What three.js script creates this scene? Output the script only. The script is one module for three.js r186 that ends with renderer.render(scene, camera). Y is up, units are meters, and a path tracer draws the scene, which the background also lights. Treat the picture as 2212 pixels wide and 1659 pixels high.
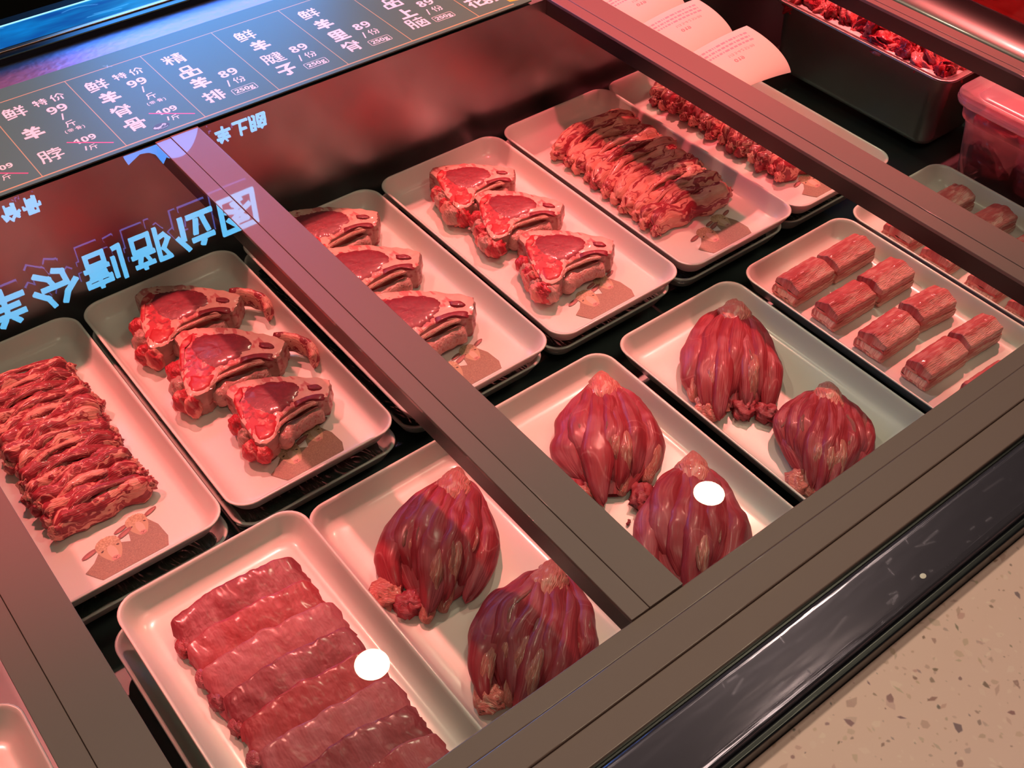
import * as THREE from 'three';
import { RoundedBoxGeometry } from 'three/addons/geometries/RoundedBoxGeometry.js';
import { mergeGeometries } from 'three/addons/utils/BufferGeometryUtils.js';
import { RectAreaLightUniformsLib } from 'three/addons/lights/RectAreaLightUniformsLib.js';
import { createNoise2D, createNoise3D } from 'simplex-noise';

// ---------------------------------------------------------------- camera, light, exposure
const scene = new THREE.Scene();
const renderer = new THREE.WebGLRenderer({ antialias: true });
renderer.toneMapping = THREE.LinearToneMapping;
renderer.toneMappingExposure = 1.0;
renderer.shadowMap.enabled = true;
RectAreaLightUniformsLib.init();
scene.background = new THREE.Color(0.012, 0.010, 0.011);

const YC = 1.55, F = 2477.97;                       // eye height, focal length in pixels of the 2212 x 1659 frame
const AX = [[0.785933828, 0.434, 0.440447], [0.0108745, 0.7025288, -0.7115722], [0.618215, -0.5640383, -0.5474221]];
const camera = new THREE.PerspectiveCamera(2 * Math.atan(829.5 / F) * 180 / Math.PI, 2212 / 1659, 0.02, 40);
const bx = new THREE.Vector3(AX[0][0], AX[1][0], AX[2][0]), bz = new THREE.Vector3(-AX[0][2], -AX[1][2], -AX[2][2]);
camera.quaternion.setFromRotationMatrix(new THREE.Matrix4().makeBasis(bx, new THREE.Vector3().crossVectors(bz, bx).normalize(), bz));
camera.position.set(0, YC, 0);

const CEIL = 5.87, LOW = 3.05;
const PINK = [1.0, 0.10, 0.12], WHITE = [1.0, 0.88, 0.60];
const PINK_POWER = 148, WHITE_POWER = 8, LAMP_WHITE = 25;
// pink meat lamps in the ceiling, the last three out of view, placed to light trays and pan (the lamp builder puts a fitting round each): x, z, strength, aim x, aim z, half cone
const LAMPS = [[1.5435, -3.139, 1.0, 0.40, -1.05, 0.12], [3.938, -2.857, 1.45, 1.20, -1.0, 0.125], [-0.95, -3.30, 0.9, 0.04, -1.0, 0.10], [0.95, -1.05, 0.5, 0.94, -0.93, 0.058], [3.25, -1.0, 1.2, 1.36, -0.78, 0.06]];
// unseen white panels on the customers' side, placed to light the counter softly: x, z, width, depth
const UNSEEN_PANELS = [[1.35, 0.35, 0.66, 0.36], [-0.35, 0.65, 0.66, 0.36]];

// ---------------------------------------------------------------- helpers
function rngOf(seed) { let s = seed | 0; return () => { s = (s + 0x6d2b79f5) | 0; let t = Math.imul(s ^ (s >>> 15), 1 | s); t = (t + Math.imul(t ^ (t >>> 7), 61 | t)) ^ t; return ((t ^ (t >>> 14)) >>> 0) / 4294967296; }; }
const n2 = createNoise2D(rngOf(11)), n3 = createNoise3D(rngOf(12));
const clamp = (x, a = 0, b = 1) => Math.min(b, Math.max(a, x)), lerp = (a, b, t) => a + (b - a) * t;
const sst = (x, a, b) => { const t = clamp((x - a) / (b - a)); return t * t * (3 - 2 * t); };
const fbm2 = (x, y) => n2(x, y) * 0.55 + n2(x * 2.1 + 7, y * 2.1) * 0.28 + n2(x * 4.3, y * 4.3 + 3) * 0.17;
const fbm3 = (x, y, z) => n3(x, y, z) * 0.6 + n3(x * 2.2 + 5, y * 2.2, z * 2.2) * 0.28 + n3(x * 4.6, y * 4.6 + 9, z * 4.6) * 0.12;
// the point at depth h below the eye that the photograph shows at pixel (px, py)
function P(px, py, h) {
  const a = [px - 1106, 829.5 - py, F], r = AX.map((m) => m[0] * a[0] + m[1] * a[1] + m[2] * a[2]), t = -h / r[1];
  return new THREE.Vector3(r[0] * t, YC - h, r[2] * t);
}
const used = new Map();
function numbered(name) { const n = used.get(name) ?? 0; used.set(name, n + 1); return n ? name + '_' + String(n).padStart(3, '0') : name; }
function lit(o) { o.traverse((c) => { if (c.isMesh) { c.castShadow = true; c.receiveShadow = true; } }); return o; }
function thing(name, label, category, pos = [0, 0, 0], turn = 0, group) {
  const o = new THREE.Group(); o.name = numbered(name); scene.add(o); o.position.set(...pos); o.rotation.y = turn;
  o.userData = { label, category }; if (group) o.userData.group = group; return o;
}
function part(name, geo, mat, parent, label) {
  const m = new THREE.Mesh(geo, mat); m.name = name; m.castShadow = m.receiveShadow = true; parent.add(m); if (label) m.userData.label = label; return m;
}
function struct(name, geo, mat) { const m = part(name, geo, mat, scene); m.userData.kind = 'structure'; return m; }
function box(x0, x1, y0, y1, z0, z1, r = 0) {
  const g = r ? new RoundedBoxGeometry(x1 - x0, y1 - y0, z1 - z0, 2, r) : new THREE.BoxGeometry(x1 - x0, y1 - y0, z1 - z0);
  return g.translate((x0 + x1) / 2, (y0 + y1) / 2, (z0 + z1) / 2);
}
const plain = (g) => { const o = g.index ? g.toNonIndexed() : g; for (const k of Object.keys(o.attributes)) if (!['position', 'normal', 'uv'].includes(k)) o.deleteAttribute(k); return o; };
const merge = (gs) => mergeGeometries(gs.map(plain));
// a surface over u, v in 0..1; wrap: v closes on itself
function grid(nu, nv, fn, wrap = false, uvs) {
  const pos = [], uv = [], idx = [];
  for (let i = 0; i <= nu; i++) for (let j = 0; j <= nv; j++) { const u = i / nu, v = j / nv; pos.push(...fn(u, v)); uv.push(...(uvs ? uvs(u, v) : [u, v])); }
  for (let i = 0; i < nu; i++) for (let j = 0; j < nv; j++) { const a = i * (nv + 1) + j, b = a + nv + 1; idx.push(a, b, a + 1, b, b + 1, a + 1); }
  const g = new THREE.BufferGeometry();
  g.setAttribute('position', new THREE.Float32BufferAttribute(pos, 3)); g.setAttribute('uv', new THREE.Float32BufferAttribute(uv, 2)); g.setIndex(idx); g.computeVertexNormals();
  if (wrap) { const n = g.attributes.normal, a = new THREE.Vector3(), b = new THREE.Vector3(); for (let i = 0; i <= nu; i++) { const p = i * (nv + 1), q = p + nv; a.fromBufferAttribute(n, p); b.fromBufferAttribute(n, q); a.add(b).normalize(); n.setXYZ(p, a.x, a.y, a.z); n.setXYZ(q, a.x, a.y, a.z); } }
  return g;
}
function tex(w, h, fn, srgb = true, repeat) {
  const d = new Uint8Array(w * h * 4);
  for (let y = 0; y < h; y++) for (let x = 0; x < w; x++) { const c = fn((x + 0.5) / w, (y + 0.5) / h), o = (y * w + x) * 4; for (let k = 0; k < 3; k++) d[o + k] = clamp(Array.isArray(c) ? c[k] : c * 255, 0, 255); d[o + 3] = 255; }
  const t = new THREE.DataTexture(d, w, h); t.magFilter = THREE.LinearFilter; t.minFilter = THREE.LinearMipmapLinearFilter; t.generateMipmaps = true; t.wrapS = t.wrapT = THREE.MirroredRepeatWrapping;
  if (srgb) t.colorSpace = THREE.SRGBColorSpace; if (repeat) t.repeat.set(...repeat); t.needsUpdate = true; return t;
}
const mix3 = (a, b, t) => [lerp(a[0], b[0], t), lerp(a[1], b[1], t), lerp(a[2], b[2], t)];
function canvasTex(w, h, draw) {
  const c = document.createElement('canvas'); c.width = w; c.height = h; draw(c.getContext('2d'), w, h);
  const t = new THREE.CanvasTexture(c); t.colorSpace = THREE.SRGBColorSpace; t.anisotropy = 8; return t;
}
const std = (o) => new THREE.MeshStandardMaterial(o), phy = (o) => new THREE.MeshPhysicalMaterial(o);

// ---------------------------------------------------------------- lettering: strokes on a 100 x 100 square, y down
const HAN = {
  yang: '30,5 42,22|70,5 58,22|12,28 88,28|20,50 80,50|6,72 94,72|50,28 50,98',
  shang: '48,6 48,90|48,42 84,42|6,92 94,92',
  zi: '18,12 80,12 55,36|54,34 54,90 42,95 30,88|6,54 94,54',
  li: '20,8 80,8 80,52 20,52 20,8|20,30 80,30|50,8 50,92|14,72 86,72|6,94 94,94',
  pin: '30,6 70,6 70,40 30,40 30,6|8,54 44,54 44,94 8,94 8,54|56,54 92,54 92,94 56,94 56,54',
  jin: '80,8 26,16|26,16 26,52 10,94|26,46 92,46|66,46 66,96',
  te: '18,10 8,30|6,32 42,32|4,62 44,52|26,6 26,96|50,20 92,20|70,5 70,38|46,38 96,38|48,58 96,58|80,46 80,92 68,90|56,68 64,80',
  jia: '28,4 6,46|20,34 20,96|64,6 36,44|64,6 96,44|54,46 52,72 40,94|76,46 76,96',
  fenx: '28,4 6,46|20,34 20,96|54,8 36,46|74,8 94,46|44,52 84,52 82,84 72,93 64,88|62,52 56,78 42,96',
  xian: '22,4 6,26|20,14 38,14 30,28|8,28 46,28 46,70 8,70 8,28|8,49 46,49|27,28 27,70|4,90 48,84|62,6 68,20|88,6 82,20|54,26 96,26|58,48 92,48|52,70 98,70|75,26 75,98',
  bo: '10,8 10,60 4,94|10,8 34,8 34,90 26,94|10,34 34,34|10,58 34,58|44,16 96,16|70,4 70,24|46,40 46,30 94,30 94,40|54,46 84,46 70,58|70,58 70,92 58,94|42,70 98,70',
  ji: '50,4 34,26 8,46|50,10 66,28 94,46|14,14 28,20|10,32 24,24|86,12 74,20|90,32 76,26|28,46 28,98|28,46 74,46 74,92 64,96|28,62 74,62|28,78 74,78',
  gu: '28,36 28,6 74,6 74,36|28,20 52,20 52,36|8,52 8,40 92,40 92,52|28,52 28,98|28,52 74,52 74,92 64,96|28,67 74,67|28,81 74,81',
  jing: '6,14 14,30|44,12 36,30|4,40 48,40|26,6 26,96|24,44 6,76|28,44 46,68|54,12 96,12|58,25 92,25|50,39 98,39|75,4 75,39|58,98 58,52 92,52 92,92 82,96|58,67 92,67|58,81 92,81',
  pai: '4,28 42,28|24,6 24,92 12,88|4,64 44,52|60,6 60,96|78,6 78,96|46,22 60,22|46,44 60,44|44,68 60,66|78,22 96,22|78,44 96,44|78,66 98,66',
  jian: '6,8 6,60 2,94|6,8 26,8 26,94|6,34 26,34|6,58 26,58|32,16 48,16 36,44 48,44 40,76 32,92|34,64 54,92 98,94|56,14 88,14 88,46 56,46|52,30 96,30|56,60 92,60|54,76 94,76|72,4 72,86',
  nao: '6,8 6,60 2,94|6,8 30,8 30,90 22,94|6,34 30,34|6,58 30,58|66,4 74,14|44,20 98,20|50,38 50,92 94,92 94,38|60,36 84,76|86,34 60,78',
  hua: '6,18 94,18|32,6 32,30|68,6 68,30|34,36 8,64|24,54 24,98|84,44 50,66|52,36 52,90 92,90 92,74',
  dai: '6,22 94,22|28,6 28,36|50,4 50,36|72,6 72,36|10,56 10,46 90,46 90,56|26,92 26,62 76,62 76,88|50,52 50,98',
  fen: '36,8 28,30 6,52|62,8 72,30 94,52|24,54 76,54 72,86 56,94|48,54 40,78 16,96',
  ge: '36,2 36,12|8,26 8,14 60,14 60,26|14,30 56,30|16,42 54,42|6,56 62,56|35,24 35,58|16,66 54,66 54,94 16,94 16,66|74,12 74,68|92,6 92,92 80,90',
  bu: '30,2 30,12|8,14 54,14|20,22 24,36|44,20 38,36|4,42 58,42|12,54 50,54 50,92 12,92 12,54|68,8 68,98|68,10 92,10 80,38 94,60 86,74 74,70',
  wei: '28,4 6,46|20,34 20,96|62,4 68,16|40,24 94,24|50,40 56,78|82,38 72,80|36,90 98,90',
  tu: '8,6 92,6 92,94 8,94 8,6|42,16 22,40|38,26 70,26 44,54 22,62|34,34 56,48 80,60|44,62 60,69|36,75 64,84',
};
const strokes = (k) => HAN[k].split('|').map((s) => s.split(' ').map((p) => p.split(',').map(Number)));
function drawHan(g, k, cx, cy, size, width) {
  width = Math.max(8.5, Math.min(width, 19.5 - 0.62 * strokes(k).reduce((a, s) => a + s.length - 1, 0)));
  g.lineWidth = width * size / 100; g.lineCap = 'butt'; g.lineJoin = 'miter';
  for (const s of strokes(k)) { g.beginPath(); s.forEach(([x, y], i) => g[i ? 'lineTo' : 'moveTo'](cx + (x / 100 - 0.5) * size, cy + (y / 100 - 0.5) * size)); g.stroke(); }
}
function hanGeometry(k, size, width, depth) {
  width = Math.max(8, Math.min(width, 17 - 0.5 * strokes(k).reduce((a, s) => a + s.length - 1, 0)) + Math.max(0, width - 12));
  const gs = [], w = width * size / 100;
  for (const s of strokes(k)) for (let i = 1; i < s.length; i++) {
    const [ax, ay] = s[i - 1], [cx, cy] = s[i], dx = (cx - ax) * size / 100, dy = -(cy - ay) * size / 100, l = Math.hypot(dx, dy);
    const g = new THREE.BoxGeometry(l + w * (s.length > 2 ? 0.9 : 0.25), w, depth); g.rotateZ(Math.atan2(dy, dx)); g.translate(((ax + cx) / 200 - 0.5) * size, -((ay + cy) / 200 - 0.5) * size, 0); gs.push(g);
  }
  return merge(gs);
}

// ---------------------------------------------------------------- materials
const M = {};
const grainBump = tex(256, 256, (u, v) => 0.5 + 0.5 * fbm2(u * 22, v * 22), false);
const brushed = tex(256, 256, (u, v) => 0.5 + 0.3 * n2(u * 3, v * 90) + 0.2 * n2(u * 9, v * 200), false);
M.dark = std({ color: 0x0c0b0c, roughness: 0.9 });
M.brown = phy({ color: new THREE.Color(0.198, 0.112, 0.106), roughness: 0.5, clearcoat: 1.0, clearcoatRoughness: 0.02, bumpMap: brushed, bumpScale: 0.00006 });
M.blackEdge = phy({ color: 0x120d10, roughness: 0.32, clearcoat: 0.3, clearcoatRoughness: 0.2 });
M.steel = std({ color: new THREE.Color(0.36, 0.36, 0.38), metalness: 1, roughness: 0.48, bumpMap: brushed, bumpScale: 0.00006, roughnessMap: tex(256, 256, (u, v) => 0.75 + 0.25 * fbm2(u * 5, v * 5), false) });
M.panSteel = std({ color: new THREE.Color(0.56, 0.50, 0.50), metalness: 1, roughness: 0.36 });
M.floorSteel = std({ color: new THREE.Color(0.13, 0.165, 0.165), metalness: 0.75, roughness: 0.42 });
M.ledge = std({ color: new THREE.Color(0.27, 0.21, 0.32), metalness: 1, roughness: 0.42, bumpMap: grainBump, bumpScale: 0.0004 });
M.chrome = std({ color: new THREE.Color(0.165, 0.135, 0.19), metalness: 0.75, roughness: 1, bumpMap: grainBump, bumpScale: 0.00012 });  // purple-grey base colour stands in for the reflected ceiling
M.chrome.roughnessMap = canvasTex(2048, 256, (g, w, h) => {
  g.fillStyle = 'rgb(46,46,46)'; g.fillRect(0, 0, w, h); const r = rngOf(5); g.lineCap = 'round';
  for (let i = 0; i < 900; i++) { g.strokeStyle = `rgba(150,150,150,${0.15 + 0.5 * r()})`; g.lineWidth = 0.4 + r() * 0.7; const x = r() * w, y = r() * h, a = (r() - 0.5) * 0.5 + (r() < 0.15 ? 1.2 : 0), l = 3 + r() * r() * 30; g.beginPath(); g.moveTo(x, y); g.lineTo(x + Math.cos(a) * l, y + Math.sin(a) * l); g.stroke(); }
}); M.chrome.roughnessMap.colorSpace = THREE.NoColorSpace;
M.glass = phy({ color: 0xffffff, transmission: 1, thickness: 0, roughness: 0.0, ior: 1.62 });
M.tray = phy({ color: new THREE.Color(0.80, 0.775, 0.735), roughness: 0.28, clearcoat: 0.25, clearcoatRoughness: 0.12 });
M.trayGreenish = phy({ color: new THREE.Color(0.62, 0.72, 0.66), roughness: 0.3 });  // greenish white version of the tray colour, for the stacked trays
M.darkSheet = std({ color: 0x1a2a27, roughness: 0.7 });
M.film = phy({ color: 0xffffff, transmission: 1, thickness: 0, roughness: 0.05, ior: 1.5, bumpMap: tex(256, 256, (u, v) => 0.5 + 0.5 * Math.abs(fbm2(u * 6 + 2 * n2(u * 3, v * 3), v * 6)), false), bumpScale: 0.012 });
M.granite = phy({ roughness: 0.3, clearcoat: 0.2, clearcoatRoughness: 0.25, bumpMap: grainBump, bumpScale: 0.0002 });
M.granite.map = canvasTex(1536, 1024, (g, w, h) => {
  g.fillStyle = 'rgb(236,192,188)'; g.fillRect(0, 0, w, h); const r = rngOf(77);
  for (let i = 0; i < 7600; i++) {
    const x = r() * w, y = r() * h, s = 1.0 + r() * r() * 7, a = r() * 6.28, n = 4 + Math.floor(r() * 3), t = r();
    g.fillStyle = t < 0.55 ? `rgba(${178 + r() * 24},${138 + r() * 20},${130 + r() * 16},${0.3 + r() * 0.4})` : t < 0.74 ? `rgba(${112 + r() * 30},${82 + r() * 20},${82 + r() * 20},${0.5 + r() * 0.4})` : `rgba(246,212,204,${0.2 + r() * 0.4})`;
    g.beginPath(); for (let k = 0; k < n; k++) { const q = a + (k / n) * 6.28, rr = s * (0.6 + 0.6 * r()) * (Math.abs(Math.cos(q - a)) * 0.8 + 0.5); g.lineTo(x + Math.cos(q) * rr, y + Math.sin(q) * rr); } g.closePath(); g.fill();
  }
});
// meat: muscle colours with fibres, fat streaks and skins
const RED = [178, 52, 66], DEEP = [132, 28, 44], FAT = [236, 176, 160], SKIN = [190, 116, 128], PALE = [222, 138, 128];
const fibreBump = tex(256, 256, (u, v) => 0.5 + 0.28 * n2(u * 5, v * 70) + 0.22 * fbm2(u * 9, v * 20), false);
const lumpBump = tex(256, 256, (u, v) => 0.5 + 0.5 * fbm2(u * 12, v * 12), false);
const meat = (map, o = {}) => phy({ map, roughness: 0.46, clearcoat: 0.35, clearcoatRoughness: 0.14, bumpMap: fibreBump, bumpScale: 0.0006, ...o });
function streaked(seed, fat, stretch) {
  return tex(384, 384, (u, v) => {
    const w = fbm2(u * 3 + seed, v * 3), b = fbm2(u * 1.1 + seed, v * stretch + w * 0.9), f = sst(b, fat - 0.12, fat + 0.14), fib = 0.5 + 0.5 * n2(u * 6, v * 80 + seed);
    return mix3(mix3(mix3(DEEP, RED, 0.45 + 0.55 * fbm2(u * 5, v * 9 + seed)), SKIN, 0.16 * fib), mix3(PALE, FAT, 0.5 + 0.5 * fbm2(u * 7, v * 7 + seed)), f);
  });
}
M.strip = meat(streaked(3, 0.10, 6)); M.stripFat = meat(streaked(9, -0.10, 5)); M.stripLean = meat(streaked(15, 0.22, 7)); M.stripPale = meat(streaked(21, -0.22, 5));
M.loin = [0, 1, 2].map((k) => meat(tex(384, 384, (u, v) => {
  const cross = 0.5 + 0.5 * n2(u * 60 + k * 7, v * 3), skin = sst(fbm2(u * 2.4 + k * 5, v * 1.6 + k), -0.1, 0.35) * 0.55, vein = sst(Math.abs(n2(u * 4 + k, v * 5)), 0.07, 0.0) * 0.35;
  return mix3(mix3([[140, 46, 58], [168, 54, 64], [176, 78, 90]][k], [[162, 58, 70], [186, 66, 74], [196, 104, 112]][k], cross * 0.6 + 0.4 * fbm2(u * 6, v * 6 + k)), mix3(SKIN, [196, 134, 140], vein * 2), skin * (0.6 + 0.4 * cross) + vein * 0.4);
}), { roughness: 0.5, clearcoat: 0.45, clearcoatRoughness: 0.22, bumpScale: 0.0007, bumpMap: grainBump, clearcoat: 0.32, clearcoatRoughness: 0.16 }));
M.shank = [0, 1, 2].map((k) => meat(tex(384, 384, (u, v) => {
  const fib = 0.5 + 0.5 * n2(u * 5 + k, v * 46), skin = sst(fbm2(u * 2.6 + k * 9, v * 2.4 + k * 3), 0.02 - k * 0.1, 0.45) * 0.5, line = sst(Math.abs(n2(u * 1.6 + k * 4, v * 3.2)), 0.05, 0.0) * 0.6;
  return mix3(mix3(mix3([156, 46, 60], [182, 60, 72], fib * 0.5 + 0.5 * fbm2(u * 4 + k, v * 4)), SKIN, skin), [214, 160, 156], line * 0.6);
}), { bumpScale: 0.0006, roughness: 0.5, clearcoat: 0.2, clearcoatRoughness: 0.2 }));
M.fat = meat(tex(256, 256, (u, v) => mix3(mix3(FAT, [226, 186, 168], 0.5 + 0.5 * fbm2(u * 5, v * 5)), [196, 70, 74], sst(fbm2(u * 4 + 3, v * 4), 0.15, 0.5) * 0.6)), { bumpMap: lumpBump, bumpScale: 0.002 });
M.tendon = meat(tex(256, 256, (u, v) => mix3(mix3([222, 150, 138], [206, 104, 100], 0.5 + 0.5 * fbm2(u * 3, v * 9)), [230, 180, 165], sst(n2(u * 3, v * 14), 0.3, 0.8))), { bumpScale: 0.0015 });
M.eye = meat(tex(384, 384, (u, v) => {
  const vein = 1.3 * sst(Math.abs(fbm2(u * 7 + 2 * n2(u * 2, v * 2), v * 7)), 0.05, 0) * sst(n2(u * 3, v * 3 + 9), 0.0, 0.6);
  return mix3(mix3([118, 26, 46], [150, 40, 58], 0.5 + 0.5 * fbm2(u * 16, v * 16)), [214, 140, 136], vein * 0.7);
}), { bumpMap: lumpBump, bumpScale: 0.0009 });
M.chopFace = meat(tex(384, 384, (u, v) => mix3(mix3([234, 192, 178], [220, 160, 150], 0.5 + 0.5 * fbm2(u * 6, v * 6)), [196, 84, 90], sst(fbm2(u * 7 + 8, v * 2.5), 0.22, 0.45) * 0.7)), { bumpMap: lumpBump, bumpScale: 0.0015 });
M.chopSide = meat(tex(256, 256, (u, v) => mix3(mix3([196, 148, 140], [176, 120, 118], 0.5 + 0.5 * fbm2(u * 4, v * 3)), [150, 50, 58], sst(fbm2(u * 3 + 4, v * 2), 0.15, 0.5) * 0.8)), { bumpMap: lumpBump, bumpScale: 0.0015 });
M.bone = meat(tex(256, 256, (u, v) => mix3(mix3([206, 160, 150], [178, 128, 124], 0.5 + 0.5 * fbm2(u * 3, v * 8)), [170, 70, 76], sst(fbm2(u * 6, v * 6 + 2), 0.3, 0.6) * 0.6)), { bumpMap: lumpBump, bumpScale: 0.001, clearcoat: 0.4 });
M.boneRed = meat(tex(256, 256, (u, v) => mix3([190, 44, 56], [226, 124, 114], sst(fbm2(u * 6, v * 6), 0.0, 0.5))), { bumpMap: lumpBump, bumpScale: 0.0012 });
M.boneFace = meat(tex(384, 384, (u, v) => { const a = fbm2(u * 5, v * 5), b = fbm2(u * 9 + 4, v * 9); return mix3(mix3([196, 52, 66], [150, 30, 46], sst(b, 0.0, 0.4)), [232, 140, 130], sst(a, 0.02, 0.28) * 0.85); }), { bumpMap: lumpBump, bumpScale: 0.0018 });
for (const k of ['boneFace', 'eye', 'chopFace', 'chopSide', 'fat', 'boneRed']) { M[k].map.repeat.set(9, 9); }
M.fat.map.repeat.set(1, 1);
M.chunk = [0, 1, 2].map((k) => meat(tex(192, 192, (u, v) => mix3(mix3([176, 34, 50], [206, 62, 74], 0.5 + 0.5 * fbm2(u * 3 + k, v * 3)), [236, 150, 142], sst(fbm2(u * 1.6 + k * 5, v * 1.6), 0.12 - k * 0.14, 0.5 - k * 0.1))), { bumpMap: lumpBump, bumpScale: 0.001 }));
M.ribTop = [0, 1, 2, 3].map((k) => meat(tex(256, 256, (u, v) => {
  const hump = sst(Math.abs(v - 0.5 + 0.06 * n2(u * 2, k * 3)), 0.24, 0.1), s = fbm2(u * 1.8 + k * 4, v * 7 + k * 5);
  const red = mix3([194, 78, 84], [216, 116, 112], 0.5 + 0.5 * s), pale = mix3([236, 172, 158], [222, 170, 168], 0.5 + 0.5 * fbm2(u * 3, v * 6 + k));
  return mix3(red, pale, clamp(hump * (0.62 + 0.12 * k) + sst(s, -0.15, 0.45) * 0.55 - (k === 1 ? 0.35 : 0)));
}), { bumpScale: 0.001 }));
M.ribSide = meat(tex(256, 256, (u, v) => { const b = fbm2(u * 1.2, v * 9); return mix3(mix3([198, 104, 102], [222, 148, 136], 0.5 + 0.5 * fbm2(u * 4, v * 12)), [240, 206, 190], sst(b, -0.25, 0.2)); }), { bumpScale: 0.0012 });

// ---------------------------------------------------------------- the room
const SHELL = [[-3, 5.6], [-4.4, 2.6]];
struct('floor', box(SHELL[0][0], SHELL[0][1], -0.1, 0, SHELL[1][0], SHELL[1][1]), std({ color: 0x2a2625, roughness: 0.6 }));
struct('ceiling', box(SHELL[0][0], SHELL[0][1], CEIL + 0.02, CEIL + 0.12, SHELL[1][0], SHELL[1][1]), std({ color: 0x55494f, roughness: 0.95 }));
const wallM = std({ color: 0x1c181a, roughness: 0.9 });
struct('wall_back', box(SHELL[0][0], SHELL[0][1], 0, CEIL + 0.02, SHELL[1][0] - 0.1, SHELL[1][0]), wallM);
struct('wall_front', box(SHELL[0][0], SHELL[0][1], 0, CEIL + 0.02, SHELL[1][1], SHELL[1][1] + 0.1), std({ color: 0x3c3230, roughness: 0.9 }));
struct('wall_left', box(SHELL[0][0] - 0.1, SHELL[0][0], 0, CEIL + 0.02, SHELL[1][0], SHELL[1][1]), wallM);
struct('wall_right', box(SHELL[0][1], SHELL[0][1] + 0.1, 0, CEIL + 0.02, SHELL[1][0], SHELL[1][1]), wallM);

// ---------------------------------------------------------------- lamps
LAMPS.forEach(([x, z, s, ax, az, cone], i) => {
  const t = thing('ceiling_lamp', ['round pink meat lamp mirrored on the lid over the sliced loin', 'round pink meat lamp mirrored on the shank in the right compartment', 'unseen round pink meat lamp above the far left, lighting the left trays', 'unseen round pink meat lamp placed straight above the pale pink slices to light them', 'unseen round pink meat lamp high to the right, lighting the steel pan'][i], 'lamp', [x, CEIL, z]);
  part('lamp_housing', new THREE.LatheGeometry([[0.101, 0.02], [0.106, -0.004], [0.14, -0.008], [0.15, 0.0], [0.15, 0.03]].map((p) => new THREE.Vector2(...p)), 40), M.dark, t);
  part('lamp_lens', new THREE.CylinderGeometry(0.1, 0.1, 0.004, 40).translate(0, 0.004, 0), std({ color: 0x000000, emissive: new THREE.Color(1.0, 0.86, 0.55), emissiveIntensity: 40 }), t);
  const l = new THREE.SpotLight(new THREE.Color(...PINK), PINK_POWER * s, 0, cone, 0.42, 2);
  l.position.set(x, CEIL - 0.004, z); l.target.position.set(ax, 0.7, az); l.castShadow = true; l.shadow.radius = 4.8; l.shadow.mapSize.set(2048, 2048); scene.add(l, l.target);
  if (i > 2) return;
  const m = new THREE.SpotLight(new THREE.Color(...WHITE), LAMP_WHITE * s, 0, 0.36, 0.8, 2);
  m.position.copy(l.position); m.target.position.set([0.5, 1.3, -0.1][i], 0.7, -0.05); m.castShadow = true; m.shadow.radius = 4.8; m.shadow.mapSize.set(2048, 2048); scene.add(m, m.target);
});
UNSEEN_PANELS.forEach(([x, z, w, d], i) => {
  const t = thing('unseen_panel_light', ['unseen white panel light placed over the stone ledge', 'unseen white panel light placed over the left of the counter front'][i], 'lamp', [x, LOW, z]);
  part('panel_frame', box(-w / 2 - 0.03, w / 2 + 0.03, 0.0, 0.02, -d / 2 - 0.03, d / 2 + 0.03), M.dark, t);
  part('hanging_wire', merge([-1, 1].map((k) => new THREE.CylinderGeometry(0.004, 0.004, CEIL + 0.01 - LOW, 6).translate(k * w * 0.4, (CEIL + 0.01 - LOW) / 2 + 0.01, 0))), M.dark, t);
  part('panel_diffuser', box(-w / 2, w / 2, -0.006, 0.004, -d / 2, d / 2), std({ color: 0x000000, emissive: new THREE.Color(...WHITE), emissiveIntensity: 3 }), t);
  const l = new THREE.RectAreaLight(new THREE.Color(...WHITE), WHITE_POWER, w, d); l.position.set(x, LOW - 0.012, z); l.lookAt(x, 0, z); scene.add(l);
});

// ---------------------------------------------------------------- the display case
const TOP = YC - 0.70;                                 // glass level
const kase = thing('display_case', 'long refrigerated meat display case with brown rails and steel back', 'display case');
const steelGeo = (g, s = 1) => { const p = g.attributes.position, n = g.attributes.normal, uv = g.attributes.uv; for (let i = 0; i < p.count; i++) { const ax = Math.abs(n.getX(i)), ay = Math.abs(n.getY(i)), az = Math.abs(n.getZ(i)); const [a, b] = ay > ax && ay > az ? [p.getX(i), p.getZ(i)] : ax > az ? [p.getZ(i), p.getY(i)] : [p.getX(i), p.getY(i)]; uv.setXY(i, a * s, b * s); } return g; };
part('back_panel', steelGeo(box(-0.6, 1.75, YC - 0.95, TOP - 0.003, -1.09, -1.062), 2), M.steel, kase, 'brushed steel inner back panel');
part('floor_panel', steelGeo(box(-0.6, 1.75, YC - 0.96, YC - 0.935, -1.09, -0.21), 2), M.floorSteel, kase);
part('end_panel', box(-0.62, -0.6, YC - 0.96, TOP - 0.012, -1.09, -0.21), M.steel, kase);
part('end_panel', box(1.75, 1.77, YC - 0.96, TOP - 0.012, -1.09, -0.21), M.steel, kase);
part('front_panel', box(-0.6, 1.75, YC - 0.96, TOP - 0.03, -0.262, -0.235), M.floorSteel, kase);
part('base_cabinet', box(-0.6, 1.75, 0.0, YC - 0.96, -1.06, -0.25), M.dark, kase);
part('rear_ledge', steelGeo(box(-0.6, 1.75, TOP - 0.03, TOP - 0.004, -1.335, -1.0905), 3), M.ledge, kase, 'polished steel rear ledge');
part('rear_bar', box(-0.6, 1.75, TOP - 0.006, TOP + 0.0045, -1.345, -1.321, 0.002), M.blackEdge, kase);
part('copper_edge', box(-0.6, 1.75, TOP + 0.002, TOP + 0.0062, -1.3385, -1.3325, 0.001), std({ color: new THREE.Color(0.75, 0.36, 0.24), metalness: 1, roughness: 0.3 }), kase);
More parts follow.
